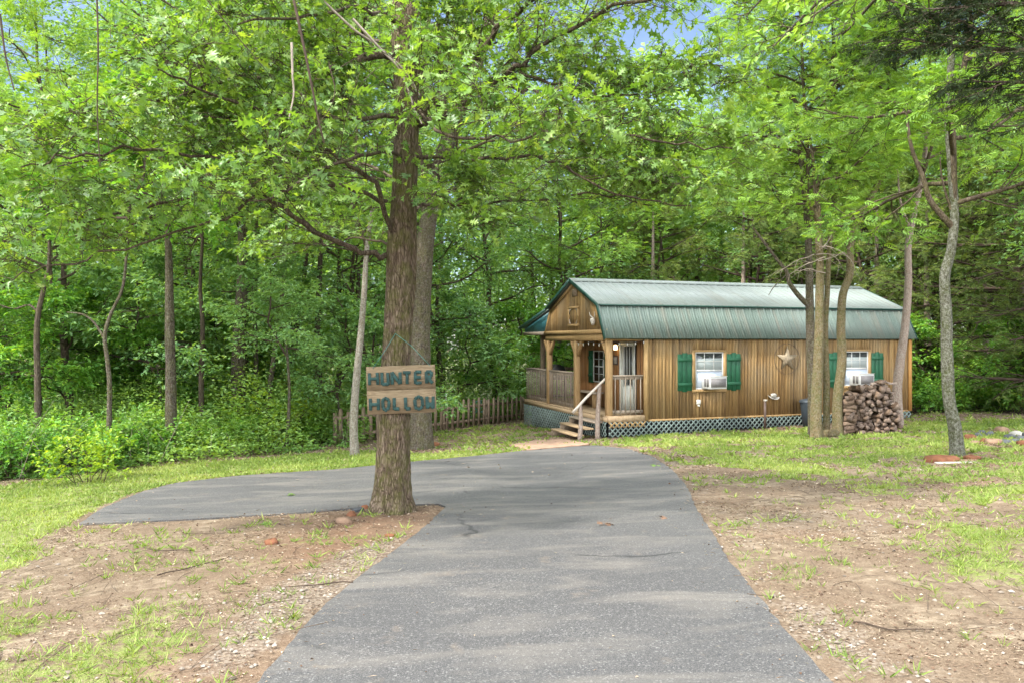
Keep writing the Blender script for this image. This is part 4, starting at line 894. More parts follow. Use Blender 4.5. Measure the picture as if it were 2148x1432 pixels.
for k in range(5):
    d = fl * k / 4; b = Buf(); b.box(d - .045, d + .045, .02, .11, fzz(d) - .1, fzz(d) + .85); b.build('post', 'fence_wood', fence)
for px, ptop, pb_, Y, lab in ((936, 823, 850, 25.5, 'white plastic stake poking up behind the middle of the picket fence'), (1065, 812, 835, 28.9, 'white plastic stake poking up behind the fence near the porch')):
    p = at(px, ptop, Y); o = empty('marker_stake', (p.x, p.y, gzf(p.x, p.y)), 0, lab, 'stake', 'white stakes behind the fence'); b = Buf(); h_ = p.z - gzf(p.x, p.y); b.tube([(0, 0, -.05), (0, 0, h_ / 2), (0, 0, h_)], .022, 8); b.build('stake', 'white', o)
p = at(1002, 872, 27.6); o = empty('plastic_chair', (p.x, p.y + .3, gzf(p.x, p.y + .3)), .4, 'pale plastic garden chair glimpsed through the picket fence', 'chair')
b = Buf(); b.box(-.24, .24, -.24, .22, .38, .42); b.build('seat', 'teal', o); b = Buf(); b.box(-.23, .23, .20, .24, .43, .78); b.build('backrest', 'teal', o)
for x in (-.21, .21):
    for y in (-.2, .2): b = Buf(); b.box(x - .02, x + .02, y - .02, y + .02, 0, .38); b.build('leg', 'white', o)

# ================================================================ SIGN
sp0 = at(841.5, 816.5, 8.60); sign = empty('wooden_sign', sp0, R(1.5), 'rough plank sign with green wooden letters reading HUNTER HOLLOW on the big oak trunk', 'sign')
sc_ = 8.60 / FPX; sign.rotation_euler = (0, R(-1.9), R(1.5))
for (z0, z1) in ((.3, 50), (-49.5, -.6)):
    b = Buf(); rgs = np.random.RandomState(int(z1 + 90)); n = 15; V = []
    for y in (0, .028):
        for k in range(n): V.append(((-72 + 144 * k / (n - 1)) * sc_, y, (z0 + (rgs.rand() - .5) * .8) * sc_))
        for k in range(n): V.append(((-72 + 144 * k / (n - 1)) * sc_, y, (z1 + (rgs.rand() - .5) * .8) * sc_))
    F = []
    for k in range(n - 1): F += [(k, k + 1, n + k + 1, n + k), (3 * n + k, 3 * n + k + 1, 2 * n + k + 1, 2 * n + k), (k, 2 * n + k, 2 * n + k + 1, k + 1), (n + k, n + k + 1, 3 * n + k + 1, 3 * n + k)]
    F += [(0, n, 3 * n, 2 * n), (n - 1, 3 * n - 1, 4 * n - 1, 2 * n - 1)]
    b.add(V, F); b.build('plank', 'sign_wood', sign)
GL = {'H': [((0, 0), (0, 1)), ((1, 0), (1, 1)), ((0, .5), (1, .5))], 'U': [((0, 0), (0, 1)), ((1, 0), (1, 1)), ((0, .04), (1, .04))], 'N': [((0, 0), (0, 1)), ((1, 0), (1, 1)), ((0, 1), (1, 0))],
      'T': [((.5, 0), (.5, .9)), ((-.1, .95), (1.1, .95))], 'E': [((.05, 0), (.05, 1)), ((.05, .96), (1, .96)), ((.05, .5), (.9, .5)), ((.05, .04), (1, .04))],
      'R': [((.05, 0), (.05, 1)), ((.05, .95), (.9, .95)), ((.9, .95), (.9, .55)), ((.9, .5), (.05, .5)), ((.3, .45), (1.05, 0))],
      'O': [((0, .2), (0, .8)), ((1, .2), (1, .8)), ((0, .8), (.3, 1)), ((.3, 1), (.7, 1)), ((.7, 1), (1, .8)), ((0, .2), (.3, 0)), ((.3, 0), (.7, 0)), ((.7, 0), (1, .2))],
      'L': [((.05, 0), (.05, 1)), ((.05, .05), (1, .05))], 'W': [((0, 1), (.05, 0)), ((1, 1), (.95, 0)), ((.05, 0), (.5, .5)), ((.5, .5), (.95, 0))]}
rgs = np.random.RandomState(12)
for word, z0, xs0 in (('HUNTER', 12, ((-68, -45), (-42, -23), (-21, 2), (4, 23), (27, 47), (50, 69))), ('HOLLOW', -41, ((-68, -45), (-42, -23), (-19, -1), (5, 22), (25, 47), (50, 70)))):
    for i, ch in enumerate(word):
        b = Buf(); x0 = xs0[i][0] + 3.2; w_ = xs0[i][1] - xs0[i][0] - 6.4; h_ = 25
        for k, (p, q) in enumerate(GL[ch]):
            j = lambda: (rgs.rand() - .5) * 1.0
            P = (x0 + p[0] * w_ + j(), z0 + p[1] * h_ + j()); Q = (x0 + q[0] * w_ + j(), z0 + q[1] * h_ + j()); y = -.012 - .0025 * k
            b.bar((P[0] * sc_, y, P[1] * sc_), (Q[0] * sc_, y, Q[1] * sc_), .024, .027 + .004 * rgs.rand(), (0, 0, 1) if abs(P[0] - Q[0]) > abs(P[1] - Q[1]) else (1, 0, 0)) if False else b.bar((P[0] * sc_, y, P[1] * sc_), (Q[0] * sc_, y, Q[1] * sc_), .033 + .006 * rgs.rand(), .022, (0, 1, 0))
        b.build('letter', 'letter', sign, bevel=.002)
b = Buf(); nail = (-9 * sc_, .03, 117 * sc_); b.tube([(-58 * sc_, -.004, 46 * sc_), (-30 * sc_, .0, 84 * sc_), nail], .0028, 5); b.tube([nail, (25 * sc_, .0, 90 * sc_), (62 * sc_, -.004, 48 * sc_)], .0028, 5); b.build('hanging_wire', 'wire_teal', sign)

# ================================================================ TREES
# ---- the big oak in front
rg = np.random.RandomState(77); OY = 8.82
tb = ground_at(818, 1078); oak = empty('oak_tree', (tb.x, tb.y, tb.z), 0, 'big foreground oak whose thick trunk carries the wooden sign', 'tree')
def oat(px, py, Y): return np.array(at(px, py, Y)) - np.array((tb.x, tb.y, tb.z))
tp = [oat(820, 1092, OY), oat(822, 1040, OY), oat(825, 960, OY), oat(828, 880, OY), oat(830, 780, OY), oat(834, 690, OY), oat(840, 600, OY), oat(843, 520, OY), oat(847, 420, OY), oat(851, 320, OY), oat(852, 220, OY), oat(852, 120, OY), oat(852, 40, OY), oat(855, -120, OY), oat(865, -320, OY), oat(872, -520, OY), oat(880, -720, OY)]
px2r = OY / FPX / 2
tr = [p * px2r for p in (70, 68, 66, 64, 61, 58, 61, 62, 53, 50, 48, 58, 60, 50, 40, 26, 12)]
trunk_buf(tp, tr, 3, 72, 26, .10, 1.75, .55).build('trunk', 'bark_oak', oak, sm=True)
LIMBS = [  # (points as px, py, depth ; start width px)
    ([(815, 535, 8.8), (760, 530, 8.6), (640, 470, 8.3), (540, 400, 8.1), (455, 405, 7.8), (300, 440, 7.4), (150, 470, 7.1)], 12),
    ([(545, 405, 8.1), (470, 455, 7.7), (330, 500, 7.3), (150, 550, 7.0), (20, 580, 6.8)], 7),
    ([(828, 505, 8.8), (785, 385, 8.4), (720, 340, 8.2), (650, 295, 8.0), (560, 270, 7.6), (430, 250, 7.2)], 11),
    ([(845, 120, 8.8), (790, 118, 8.6), (715, 142, 8.4), (600, 160, 8.0), (460, 175, 7.5), (330, 215, 7.1)], 18),
    ([(630, 60, 8.0), (660, 120, 8.0), (700, 175, 8.2), (735, 215, 8.5)], 12),
    ([(860, 265, 8.8), (900, 215, 8.6), (975, 145, 8.3), (1050, 60, 8.0), (1130, -10, 7.8), (1230, -90, 7.6)], 17),
    ([(880, 262, 8.8), (930, 240, 8.5), (1000, 190, 8.3), (1080, 140, 8.0), (1160, 80, 7.8), (1320, 10, 7.5), (1480, -30, 7.3)], 15),
    ([(1040, 172, 8.2), (1110, 190, 8.0), (1200, 225, 7.8), (1290, 275, 7.6), (1400, 300, 7.4), (1530, 310, 7.2)], 9),
    ([(1090, 150, 8.0), (1180, 180, 7.9), (1270, 200, 7.8), (1400, 190, 7.6), (1520, 170, 7.5)], 6),
    ([(868, 345, 8.8), (905, 350, 8.5), (930, 400, 8.3), (960, 455, 8.2), (1000, 500, 8.1)], 7),
    ([(870, 330, 8.8), (1000, 330, 8.3), (1150, 335, 8.0), (1290, 405, 7.7), (1440, 432, 7.5)], 8),
    ([(882, 70, 8.8), (915, 60, 8.6), (950, 10, 8.4), (1000, -60, 8.2)], 8),
    ([(838, 430, 8.8), (740, 400, 8.4), (620, 380, 7.9), (480, 340, 7.4), (330, 320, 7.0), (150, 330, 6.7), (50, 350, 6.5)], 9),
    ([(845, 240, 8.8), (740, 250, 8.2), (600, 235, 7.5), (450, 200, 6.9), (340, 150, 6.5)], 10),
    ([(845, 330, 8.8), (790, 320, 8.0), (690, 350, 7.2), (600, 400, 6.6), (520, 430, 6.2)], 8),
    ([(862, 430, 8.8), (980, 425, 8.6), (1110, 420, 8.4), (1250, 410, 8.2), (1360, 430, 8.0)], 7),
    ([(850, 180, 8.8), (870, 220, 7.9), (930, 280, 7.1), (1050, 290, 6.6), (1180, 270, 6.3)], 8),
    ([(845, 60, 8.8), (780, 20, 8.2), (650, 30, 7.4), (500, 50, 6.8)], 10),
    ([(855, 460, 8.8), (870, 440, 9.8), (930, 400, 10.9), (1050, 380, 11.9), (1180, 400, 12.6)], 9),
    ([(845, 380, 8.8), (800, 360, 9.8), (700, 330, 10.9), (560, 300, 11.7), (400, 320, 12.3)], 9),
    ([(850, 140, 8.8), (880, 100, 9.8), (960, 60, 10.9), (1100, 40, 11.8), (1260, 60, 12.4)], 9),
    ([(845, 100, 8.8), (780, 80, 9.8), (640, 60, 10.9), (480, 80, 11.6)], 9),
    ([(835, 520, 8.8), (760, 500, 9.6), (660, 520, 10.4), (560, 545, 11.0)], 6),
]
sp = Spec(n=(9, 6, 3), seg=(6, 5, 3, 2), wig=(.1, .16, .2, .2), grav=(0, -.01, -.04, -.08), ratio=.5, ang=(.6, 1.15), flat=.55, lo=.22, tubes=3, tw=(.14, .32), lift=.16)
tubes, twigs = [], []
for pts, wpx in LIMBS:
    P = catmull([oat(*p) for p in pts], 5); P[1:] += rg.normal(size=(len(P) - 1, 3)) * .018
    L_ = np.sum(np.linalg.norm(np.diff(P, axis=0), axis=1)); r0 = wpx * pts[0][2] / FPX / 2 * 1.05
    tubes.append((P, np.linspace(r0, r0 * .28, len(P)), 8)); spawn(rg, P, L_ * .55, r0 * .6, 0, sp, tubes, twigs, n=int(6 + L_ * 3.6), lo=.18)
# the upper crown above the picture, which shades the ground
spu = Spec(n=(7, 6, 3), seg=(6, 5, 3, 2), ratio=.5, flat=.6, lo=.25, tubes=1, tw=(.2, .45)); tw2 = []
for k in range(4):
    i = 13 + k % 4; q = tp[i] + (tp[min(i + 1, 16)] - tp[i]) * rg.rand() * .9; a = k * 2.4; dv = np.array([math.cos(a), math.sin(a), rg.uniform(.15, .6)])
    grow(rg, q, dv / np.linalg.norm(dv), rg.uniform(2.6, 4.6) * (1.1 - .12 * (i - 12)), .06, 0, spu, tubes, tw2)
tubes_buf(tubes).build('limbs', 'bark_limb', oak, sm=True)
b = Buf(); A = twig_leaves(rg, twigs, 5, .108, up=.75, droop=.2, ju=.55); wp = A[0] + np.array((tb.x, tb.y, tb.z))
px_ = CX + wp[:, 0] / wp[:, 1] * FPX; py_ = CY - (wp[:, 2] - CAMZ) / wp[:, 1] * FPX
ok = (rg.rand(len(px_)) < .56) & (wp[:, 1] > 4.2) & (wp[:, 2] > 2.0)
print('oak leaves', len(px_), ok.sum()); A = [a[ok] for a in A]
ka = rg.rand(len(A[0])) < .5; TB = tmpl_oak(); TB = (TB[0] * np.array((1.05, .72, 1.0)) + np.stack([0 * TB[0][:, 0], 0 * TB[0][:, 0], -.22 * TB[0][:, 0] ** 2 + .25 * np.abs(TB[0][:, 1])], -1), TB[1])
A[3] = A[3] * rg.uniform(.7, 1.3, len(A[3])); add_leaves(b, *[a[ka] for a in A], tmpl_oak()); add_leaves(b, *[a[~ka] for a in A], TB); A = twig_leaves(rg, tw2, 4, .17, up=.7, droop=.2); print('upper', len(A[0])); add_leaves(b, *A[:4], A[4], tmpl_simple(.6))
b.build('crown', 'oak_leaf', oak, tint=True)
for pts, wpx in (([(610, -30, 6.2), (640, 110, 6.2), (668, 250, 6.25), (680, 300, 6.3)], 7), ([(203, -20, 5.8), (206, 110, 5.8), (204, 230, 5.85), (210, 350, 5.9)], 4), ([(612, 90, 6.6), (614, 160, 6.6), (616, 200, 6.6), (606, 250, 6.6)], 6),
                 ([(665, -10, 7.4), (740, 60, 7.5), (790, 95, 7.6), (850, 150, 7.7), (880, 200, 7.8)], 6), ([(410, -30, 6.4), (500, 80, 6.5), (560, 150, 6.6)], 3), ([(740, 40, 7.2), (800, 105, 7.3), (840, 150, 7.4), (870, 230, 7.5), (885, 260, 7.5)], 6), ([(690, 130, 6.0), (700, 210, 6.0), (640, 300, 6.1), (620, 350, 6.1)], 2), ([(800, 100, 7.3), (760, 115, 7.3), (700, 150, 7.2)], 3), ([(0, 30, 6), (12, 120, 6), (30, 190, 6)], 5)):
    P = catmull([oat(*p) for p in pts], 6); r0 = wpx * pts[0][2] / FPX / 2; tubes_buf([(P, np.linspace(r0, r0 * .5, len(P)), 5)]).build('hanging_twig', 'twig_grey' if wpx == 6 else 'twig', oak, sm=True)

UL = ['pale understory tree whose layered leaves hang before the top of the broad grey-brown trunk', 'pale understory tree behind, just left of the broad grey-brown trunk', 'pale understory tree between the dark pair and the pale leaning tree', 'small understory tree just left of the straight mossy trunk', 'small understory tree above the lime green low shrub', 'bright understory tree at the far left edge', 'pale understory tree behind the straight mossy trunk', 'pale understory tree high behind the broad grey-brown trunk', 'pale understory tree behind the right-bending slim trunk', 'pale low tree behind the middle of the picket fence', 'bright low tree behind the fence beside the porch', 'pale low tree right behind the sign tree', 'bright understory tree between the straight mossy trunk and the broad trunk', 'low bright understory tree behind the trunk leaning right', 'pale understory tree left of the small forked tree', 'bright low tree between the cabin corner and the lichen-spotted tree', 'bright low tree behind the stone ring at the right', 'pale low tree at the extreme right wood edge', 'bright green tree seen between the porch posts', 'pale low tree behind the left end of the cabin roof']
# ---- shared crowns
def crown_variant(seed, H, Rr, leaf, nl, tm, sp, m=5, nlimb=22, up=.7, droop=.12, rise=.45, low=1.0, taper_top=True):
    rg = np.random.RandomState(seed); tubes, twigs = [], []
    ax = [np.array([0, 0, 0.])]
    for k in range(6): ax.append(ax[-1] + np.array([rg.normal() * .18, rg.normal() * .18, H / 6]))
    ax = np.array(ax)
    for k in range(nlimb):
        u = (k + rg.rand()) / nlimb; f = u * 6 * .97; i = min(int(f), 5); q = ax[i] * (1 - f + i) + ax[i + 1] * (f - i)
        wid = Rr * (low + (1 - low) * min(1, u / .35)) * (1 - .75 * max(0, u - .4) / .6); a = k * 2.399 + rg.rand()
        dv = np.array([math.cos(a), math.sin(a), rise * (.4 + u)]); grow(rg, q, dv / np.linalg.norm(dv), wid * rg.uniform(.8, 1.2), .05 * (1.2 - u) + .015, 0, sp, tubes, twigs)
    A = twig_leaves(rg, twigs, m, leaf, up=up, droop=droop)
    return ax, tubes, A
def make_variant(name, seed, mat_, tm, H, Rr, leaf, sp, m, bark='twig', ar=.09, **k):
    ax, tubes, A = crown_variant(seed, H, Rr, leaf, 0, tm, sp, m, **k); tubes = [(p_, r_ * ar / .09, s_) for p_, r_, s_ in tubes]; b = Buf(); b.tube(ax, np.linspace(ar, .02, len(ax)), 8, cap=False)
    lm = tubes_buf(tubes, 0, b).mesh(name + '_limbs', bark, True); b = Buf(); add_leaves(b, *A[:4], A[4], tm); cm = b.mesh(name + '_crown', mat_, tint=True)
    print(name, len(A[0])); return dict(limbs=lm, crown=cm, A=A, H=H)
spb = Spec(n=(7, 6, 3), seg=(5, 4, 3, 2), wig=(.12, .18, .2, .2), grav=(.02, 0, -.02, -.05), ratio=.5, flat=.5, lo=.2, tubes=1, tw=(.25, .5))
spe = Spec(n=(8, 6, 3), seg=(6, 4, 3, 2), wig=(.14, .2, .2, .2), grav=(.0, -.03, -.06, -.08), ratio=.48, flat=.4, lo=.15, tubes=2, tw=(.2, .42))
spc = Spec(n=(10, 6), seg=(5, 3, 2), wig=(.08, .12, .12), grav=(-.02, -.05, -.08), ratio=.34, ang=(.5, .9), flat=.7, lo=.1, tubes=1, tw=(.2, .4))
T_S, T_SP = tmpl_simple(.5), tmpl_spray()
T_CED = tmpl_spray(5, .12)
VB = [make_variant('broad', 100 + i, ('leaf_mid', 'leaf_cool', 'leaf_mid', 'leaf_cool')[i], T_S, 10.5, 3.6, .135, spb, 4, nlimb=27, bark='bark_limb', ar=.065, low=.7) for i in range(4)]
VE = [make_variant('elm', 200 + i, 'leaf_elm', T_SP, 7.5, 3.0, .21, spe, 2, nlimb=22, bark='bark_limb', ar=.045, low=.6) for i in range(3)]
VU = [make_variant('understory', 300 + i, ('leaf_pale', 'leaf_bush', 'leaf_bush')[i], T_S, 3.2, 2.0, .13, spe, 5, ar=.035, nlimb=11, up=1.1, low=.9, rise=.2) for i in range(3)]
VC = [make_variant('cedar', 400 + i, 'cedar', T_CED, 9.0, 2.6, .20, spc, 3, nlimb=50, up=.5, droop=.35, rise=.15, low=1.0) for i in range(2)]
spx = Spec(n=(6, 4), seg=(4, 3, 2), wig=(.15, .2, .2), grav=(.03, .0, -.03), ratio=.55, ang=(.4, .9), flat=.9, lo=.15, tubes=1, tw=(.12, .28))
def bush_variant(name, seed, mat_, leaf, m, n=16, tm=T_S, H=1.0):
    rg = np.random.RandomState(seed); tubes, twigs = [], []
    for k in range(n):
        a = rg.rand() * 6.28; r_ = rg.rand() * .5; dv = np.array([math.cos(a) * rg.uniform(.1, .9), math.sin(a) * rg.uniform(.1, .9), 1]); grow(rg, (r_ * math.cos(a), r_ * math.sin(a), 0), dv / np.linalg.norm(dv), H * rg.uniform(.55, 1.1), .01, 0, spx, tubes, twigs)
    A = twig_leaves(rg, twigs, m, leaf, up=.9, droop=.15); b = Buf(); add_leaves(b, *A[:4], A[4], tm); return dict(stems=tubes_buf(tubes).mesh(name + '_stems', 'twig', True), foliage=b.mesh(name + '_foliage', mat_, tint=True), A=A)
VS = [bush_variant('bush', 500, 'leaf_bush', .105, 5), bush_variant('bush', 501, 'leaf_mid', .085, 6), bush_variant('bush', 502, 'leaf_bush', .11, 6), bush_variant('bush', 503, 'leaf_lime', .12, 4, 9), bush_variant('bush', 504, 'leaf_bush', .10, 6), bush_variant('bush', 505, 'leaf_bush', .16, 2, 6, tmpl_spray(5, .3))]

TG = 'trees of the surrounding woods'
def tree(name, label, path_px, Y, wpx, bark, var, cs=1.0, rz=0.0, cut=None, seed=0, cat='tree', group=None, extra=(), drop=0, sides=14, flare=1.25, crown_at=-1, rough=.08, Yb=None):
    """path_px: trunk in the photograph from the base up; the crown sits on point crown_at"""
    base = at(path_px[0][0], path_px[0][1], Y); bz = gzf(base.x, base.y); o = empty(name, (base.x, base.y, bz), 0, label, cat, group); O = np.array((base.x, base.y, bz))
    P = []
    for k, q in enumerate(path_px):
        yy = q[2] if len(q) > 2 else Y; P.append(np.array(at(q[0], q[1], yy)) - O)
    P[0][2] = -.08
    rr = [wpx * Y / FPX / 2 * f for f in np.linspace(1.0, .45, len(P))]
    trunk_buf(P, rr, seed, sides, 8, rough, flare, .3).build('trunk', bark, o, sm=True)
    for k, (pts, w_) in enumerate(extra):
        Q = catmull([np.array(at(q[0], q[1], q[2] if len(q) > 2 else Y)) - O for q in pts], 5); b = Buf(); r0 = w_ * Y / FPX / 2; b.tube(Q, np.linspace(r0, r0 * .4, len(Q)), 8, cap=False); b.build('limb', 'bark_limb' if name == 'lichen_tree' else bark, o, sm=True)
    if var:
        c = P[crown_at]; a_ = obj('limbs', var['limbs'], o, c, (0, 0, rz), cs); obj('crown', var['crown'], o, c, (0, 0, rz), cs)
    return o
# second oak right behind, pale thin tree, and the row at the edge of the wood on the left
tree('oak_tree', 'second thick grey oak trunk directly behind the sign tree', [(884, 935), (882, 860), (881, 750), (884, 620), (902, 440), (948, 270), (1000, 130), (1060, -60)], 18.3, 52, 'bark_mid', VB[0], 1.0, .4, seed=5, flare=1.35, crown_at=4)
tree('slender_tree', 'slim pale-barked leaning tree at the left end of the fence', [(744, 932), (742, 880), (749, 780), (758, 690), (764, 610), (770, 520), (790, 380)], 17.0, 19, 'bark_pale', VE[0], .8, 1.0, seed=6, crown_at=5)
tree('tall_tree', 'straight mossy trunk, nearest of the left wood edge', [(360, 905), (358, 800), (356, 680), (355, 580), (352, 470), (350, 340)], 18.0, 24, 'bark_mid', VB[1], .9, 0, seed=7, crown_at=4)
tree('thin_tree', 'thin dark trunk just right of the straight mossy trunk', [(424, 900), (422, 800), (425, 690), (420, 600), (425, 500)], 20.5, 13, 'bark_dark', VB[2], .75, 2, seed=8, sides=9)
tree('large_tree', 'broad grey-brown trunk behind the shrubs midway along the left wood', [(501, 905), (500, 800), (502, 700), (508, 600), (510, 480), (520, 330)], 22.0, 34, 'bark_mid', VB[3], 1.15, 1, seed=9, crown_at=4)
tree('thin_tree', 'thin upright trunk close on the right of the broad grey-brown trunk', [(535, 900), (537, 800), (536, 700), (530, 600), (533, 500)], 23.0, 12, 'bark_mid', VB[0], .7, 3, seed=10, sides=9)
tree('thin_tree', 'thin trunk leaning right between the broad trunk and the dark twin trunks', [(558, 890), (564, 830), (572, 770), (582, 690), (596, 580), (600, 480)], 21.5, 14, 'bark_mid', VE[1], .8, .5, seed=11, sides=9)
tree('dark_tree', 'dark crooked trunk covered with creeper, left one of the dark pair', [(604, 880), (608, 800), (618, 720), (628, 640), (640, 560), (650, 450)], 25.0, 17, 'bark_dark', VB[1], .9, 4, seed=12, sides=10)
tree('dark_tree', 'dark upright trunk, right one of the dark pair, near the pale leaning tree', [(664, 885), (668, 800), (666, 720), (668, 640), (672, 540), (676, 440)], 24.0, 18, 'bark_dark', VB[2], .95, 5, seed=13, sides=10)
tree('forked_tree', 'small tree forking into two spreading stems left of the straight mossy trunk', [(226, 900), (230, 820), (226, 760), (220, 705), (232, 660), (258, 600), (268, 500)], 15.5, 11, 'bark_mid', VU[1], 1.1, 0, seed=14, sides=9, extra=[([(220, 712), (200, 680), (175, 660), (140, 655)], 6)])
tree('bent_tree', 'slim trunk with a right-bending top at the far left', [(80, 880), (79, 800), (77, 720), (80, 660), (92, 605), (104, 540), (100, 430)], 16.5, 14, 'bark_dark', VE[2], .8, 1.5, seed=15, sides=10, extra=[([(80, 655), (60, 640), (30, 648), (0, 640)], 5)])
# right cluster before the cabin
mossy = tree('mossy_tree', 'ivy-covered trunk at the front of the clump before the cabin', [(1713, 926), (1712, 860), (1716, 760), (1719, 660), (1720, 560), (1716, 470), (1710, 360)], 17.0, 25, 'bark_ivy', VE[2], .85, 0, seed=16, flare=1.2, crown_at=5, rough=.12,
     extra=[([(1716, 470, 16.9), (1700, 430, 16.5), (1680, 380, 16.2)], 9)])
tree('elm_tree', 'reddish-brown trunk just left of the ivy-covered trunk with a low curving limb', [(1706, 915), (1704, 820), (1700, 720), (1698, 620), (1697, 550), (1692, 450), (1680, 330), (1665, 200)], 17.7, 21, 'bark_mid', VE[0], 1.0, 2.2, seed=17, crown_at=5,
     extra=[([(1700, 645), (1675, 620), (1655, 592), (1650, 570), (1630, 545), (1600, 505), (1580, 478)], 12), ([(1652, 575), (1625, 600), (1612, 620)], 3)])
tree('slender_tree', 'slim mossy trunk right behind the ivy-covered trunk', [(1733, 912), (1734, 800), (1731, 700), (1736, 600), (1740, 520), (1748, 420), (1760, 300)], 18.0, 15, 'bark_ivy', VE[1], .8, 4, seed=18, sides=10, crown_at=5)
tree('elm_tree', 'slightly wavy trunk at the left end of the firewood pile', [(1758, 908), (1756, 840), (1766, 760), (1764, 690), (1768, 620), (1782, 575), (1786, 500), (1812, 440), (1850, 370), (1880, 300), (1900, 200)], 17.9, 21, 'bark_ivy', VE[2], 1.0, 1.2, seed=19, crown_at=8,
     extra=[([(1784, 530), (1775, 470), (1765, 400)], 9)])
tree('elm_tree', 'tall pinkish-grey trunk rising behind the right side of the firewood pile', [(1886, 890), (1882, 820), (1888, 760), (1898, 690), (1905, 600), (1905, 520), (1915, 460), (1932, 380), (1950, 250)], 20.0, 20, 'bark_pink', VE[0], 1.0, 3.0, seed=20, crown_at=7,
     extra=[([(1910, 480), (1890, 430), (1882, 350)], 7)])
tree('lichen_tree', 'mossy lichen-spotted trunk standing alone at right with a low fork', [(2008, 960), (2003, 900), (1990, 830), (1986, 740), (1985, 660), (1982, 580), (1996, 520), (2002, 450), (1996, 350), (1990, 250), (1995, 120), (2000, -40)], 12.6, 27, 'bark_lichen', VE[1], 1.15, 5, seed=21, crown_at=7, flare=1.35, rough=.12,
     extra=[([(2002, 480), (1975, 452), (1950, 418), (1935, 370), (1912, 310), (1900, 230)], 15), ([(1995, 440), (1985, 410), (1975, 370), (1972, 330)], 6), ([(1950, 415), (1940, 380), (1928, 340)], 6)])
# bleached dead twigs round the top of the ivy-covered trunk
rg = np.random.RandomState(91); spd = Spec(n=(4,), seg=(6, 4), wig=(.22, .25), grav=(-.05, -.05), ratio=.5, ang=(.5, 1.0), flat=.9, lo=.2, tubes=1, taper=.3, tw=(.25, .5))
for k in range(9):
    q = np.array(at(1716 + rg.normal() * 8, 560 + rg.uniform(-45, 20), 16.9)) - np.array(mossy.location); a = k * .7; dv = np.array([math.cos(a), -.3 + .6 * math.sin(a), rg.uniform(-.25, .45)]); tb_, tw_ = [], []
    grow(rg, q, dv / np.linalg.norm(dv), rg.uniform(.6, 1.15), .012, 0, spd, tb_, tw_); tubes_buf(tb_).build('dead_branch', 'twig_grey', mossy, sm=True)
# behind the cabin and at the right edge
tree('cedar_tree', 'reddish cedar trunk at the right wood edge behind the stone ring', [(2071, 868), (2070, 800), (2068, 700), (2066, 640), (2064, 560)], 27.0, 15, 'bark_pink', VC[0], .95, 0, seed=22, sides=10, crown_at=3)
tree('dark_tree', 'dark leaning trunk near the right edge of the wood', [(2118, 866), (2126, 790), (2122, 720), (2128, 620), (2130, 500)], 28.0, 16, 'bark_dark', VB[2], .9, 2, seed=23, sides=10)
tree('thin_tree', 'dark thin trunk between the lichen-spotted tree and the cedar', [(2030, 862), (2030, 800), (2034, 720), (2036, 640)], 29.0, 13, 'bark_dark', VB[1], .8, 1, seed=24, sides=9)
CL = ('dark feathery cedar between the cabin corner and the lichen-spotted tree', 'dark feathery cedar above the stone ring at the right edge', 'dark cedar at the extreme right, nearest of the cedars', 'dark feathery cedar behind the roof above the left air conditioner', 'dark feathery cedar behind the cabin roof just right of the gable', 'dark cedar behind the roof end above the firewood pile', 'dark cedar behind the roof between the ivy-covered trunk and the firewood tree')
for k, (px, Y, v, cs, h0) in enumerate(((1945, 27.5, 0, 1.0, .9), (2150, 25.5, 1, 1.1, .8), (2235, 23, 0, 1.0, .8), (1560, 29.5, 1, 1.0, 1.0), (1370, 30.5, 0, .95, 1.2), (1840, 28.5, 1, 1.1, 1.0), (1700, 30.0, 0, .9, .9))):
    lab = CL[k]
    b_ = at(px, 860, Y); zz = gzf(b_.x, b_.y); o = empty('cedar_tree', (b_.x, b_.y, zz), 0, lab, 'tree', 'cedars right of the cabin' if k < 3 else 'cedars behind the cabin'); trunk_buf([(0, 0, -.1), (.03, 0, 2), (0, .05, 4.5), (0, 0, 8)], (.16, .13, .09, .04), k, 9, 5).build('trunk', 'bark_pink', o, sm=True)
    obj('limbs', VC[v]['limbs'], o, (0, 0, h0), (0, 0, k * 1.3), cs); obj('crown', VC[v]['crown'], o, (0, 0, h0), (0, 0, k * 1.3), cs)
rg = np.random.RandomState(31)
def wood_tree(px, Y, var, cs, ch, rz, label, group, r_=.13, bark='bark_dark'):
    b_ = at(px, 860, Y); zz = gzf(b_.x, b_.y); o = empty('woodland_tree', (b_.x, b_.y, zz), 0, label, 'tree', group)
    lx, ly = rg.normal() * .35, rg.normal() * .3; trunk_buf([(0, 0, -.1), (lx * .2, ly * .3, ch * .4), (lx, ly, ch), (lx, ly, ch + 2)], (r_, r_ * .85, r_ * .7, r_ * .5), int(px) % 97, 9, 6).build('trunk', bark, o, sm=True)
    obj('limbs', var['limbs'], o, (lx, ly, ch), (0, 0, rz), cs); obj('crown', var['crown'], o, (lx, ly, ch), (0, 0, rz), cs)
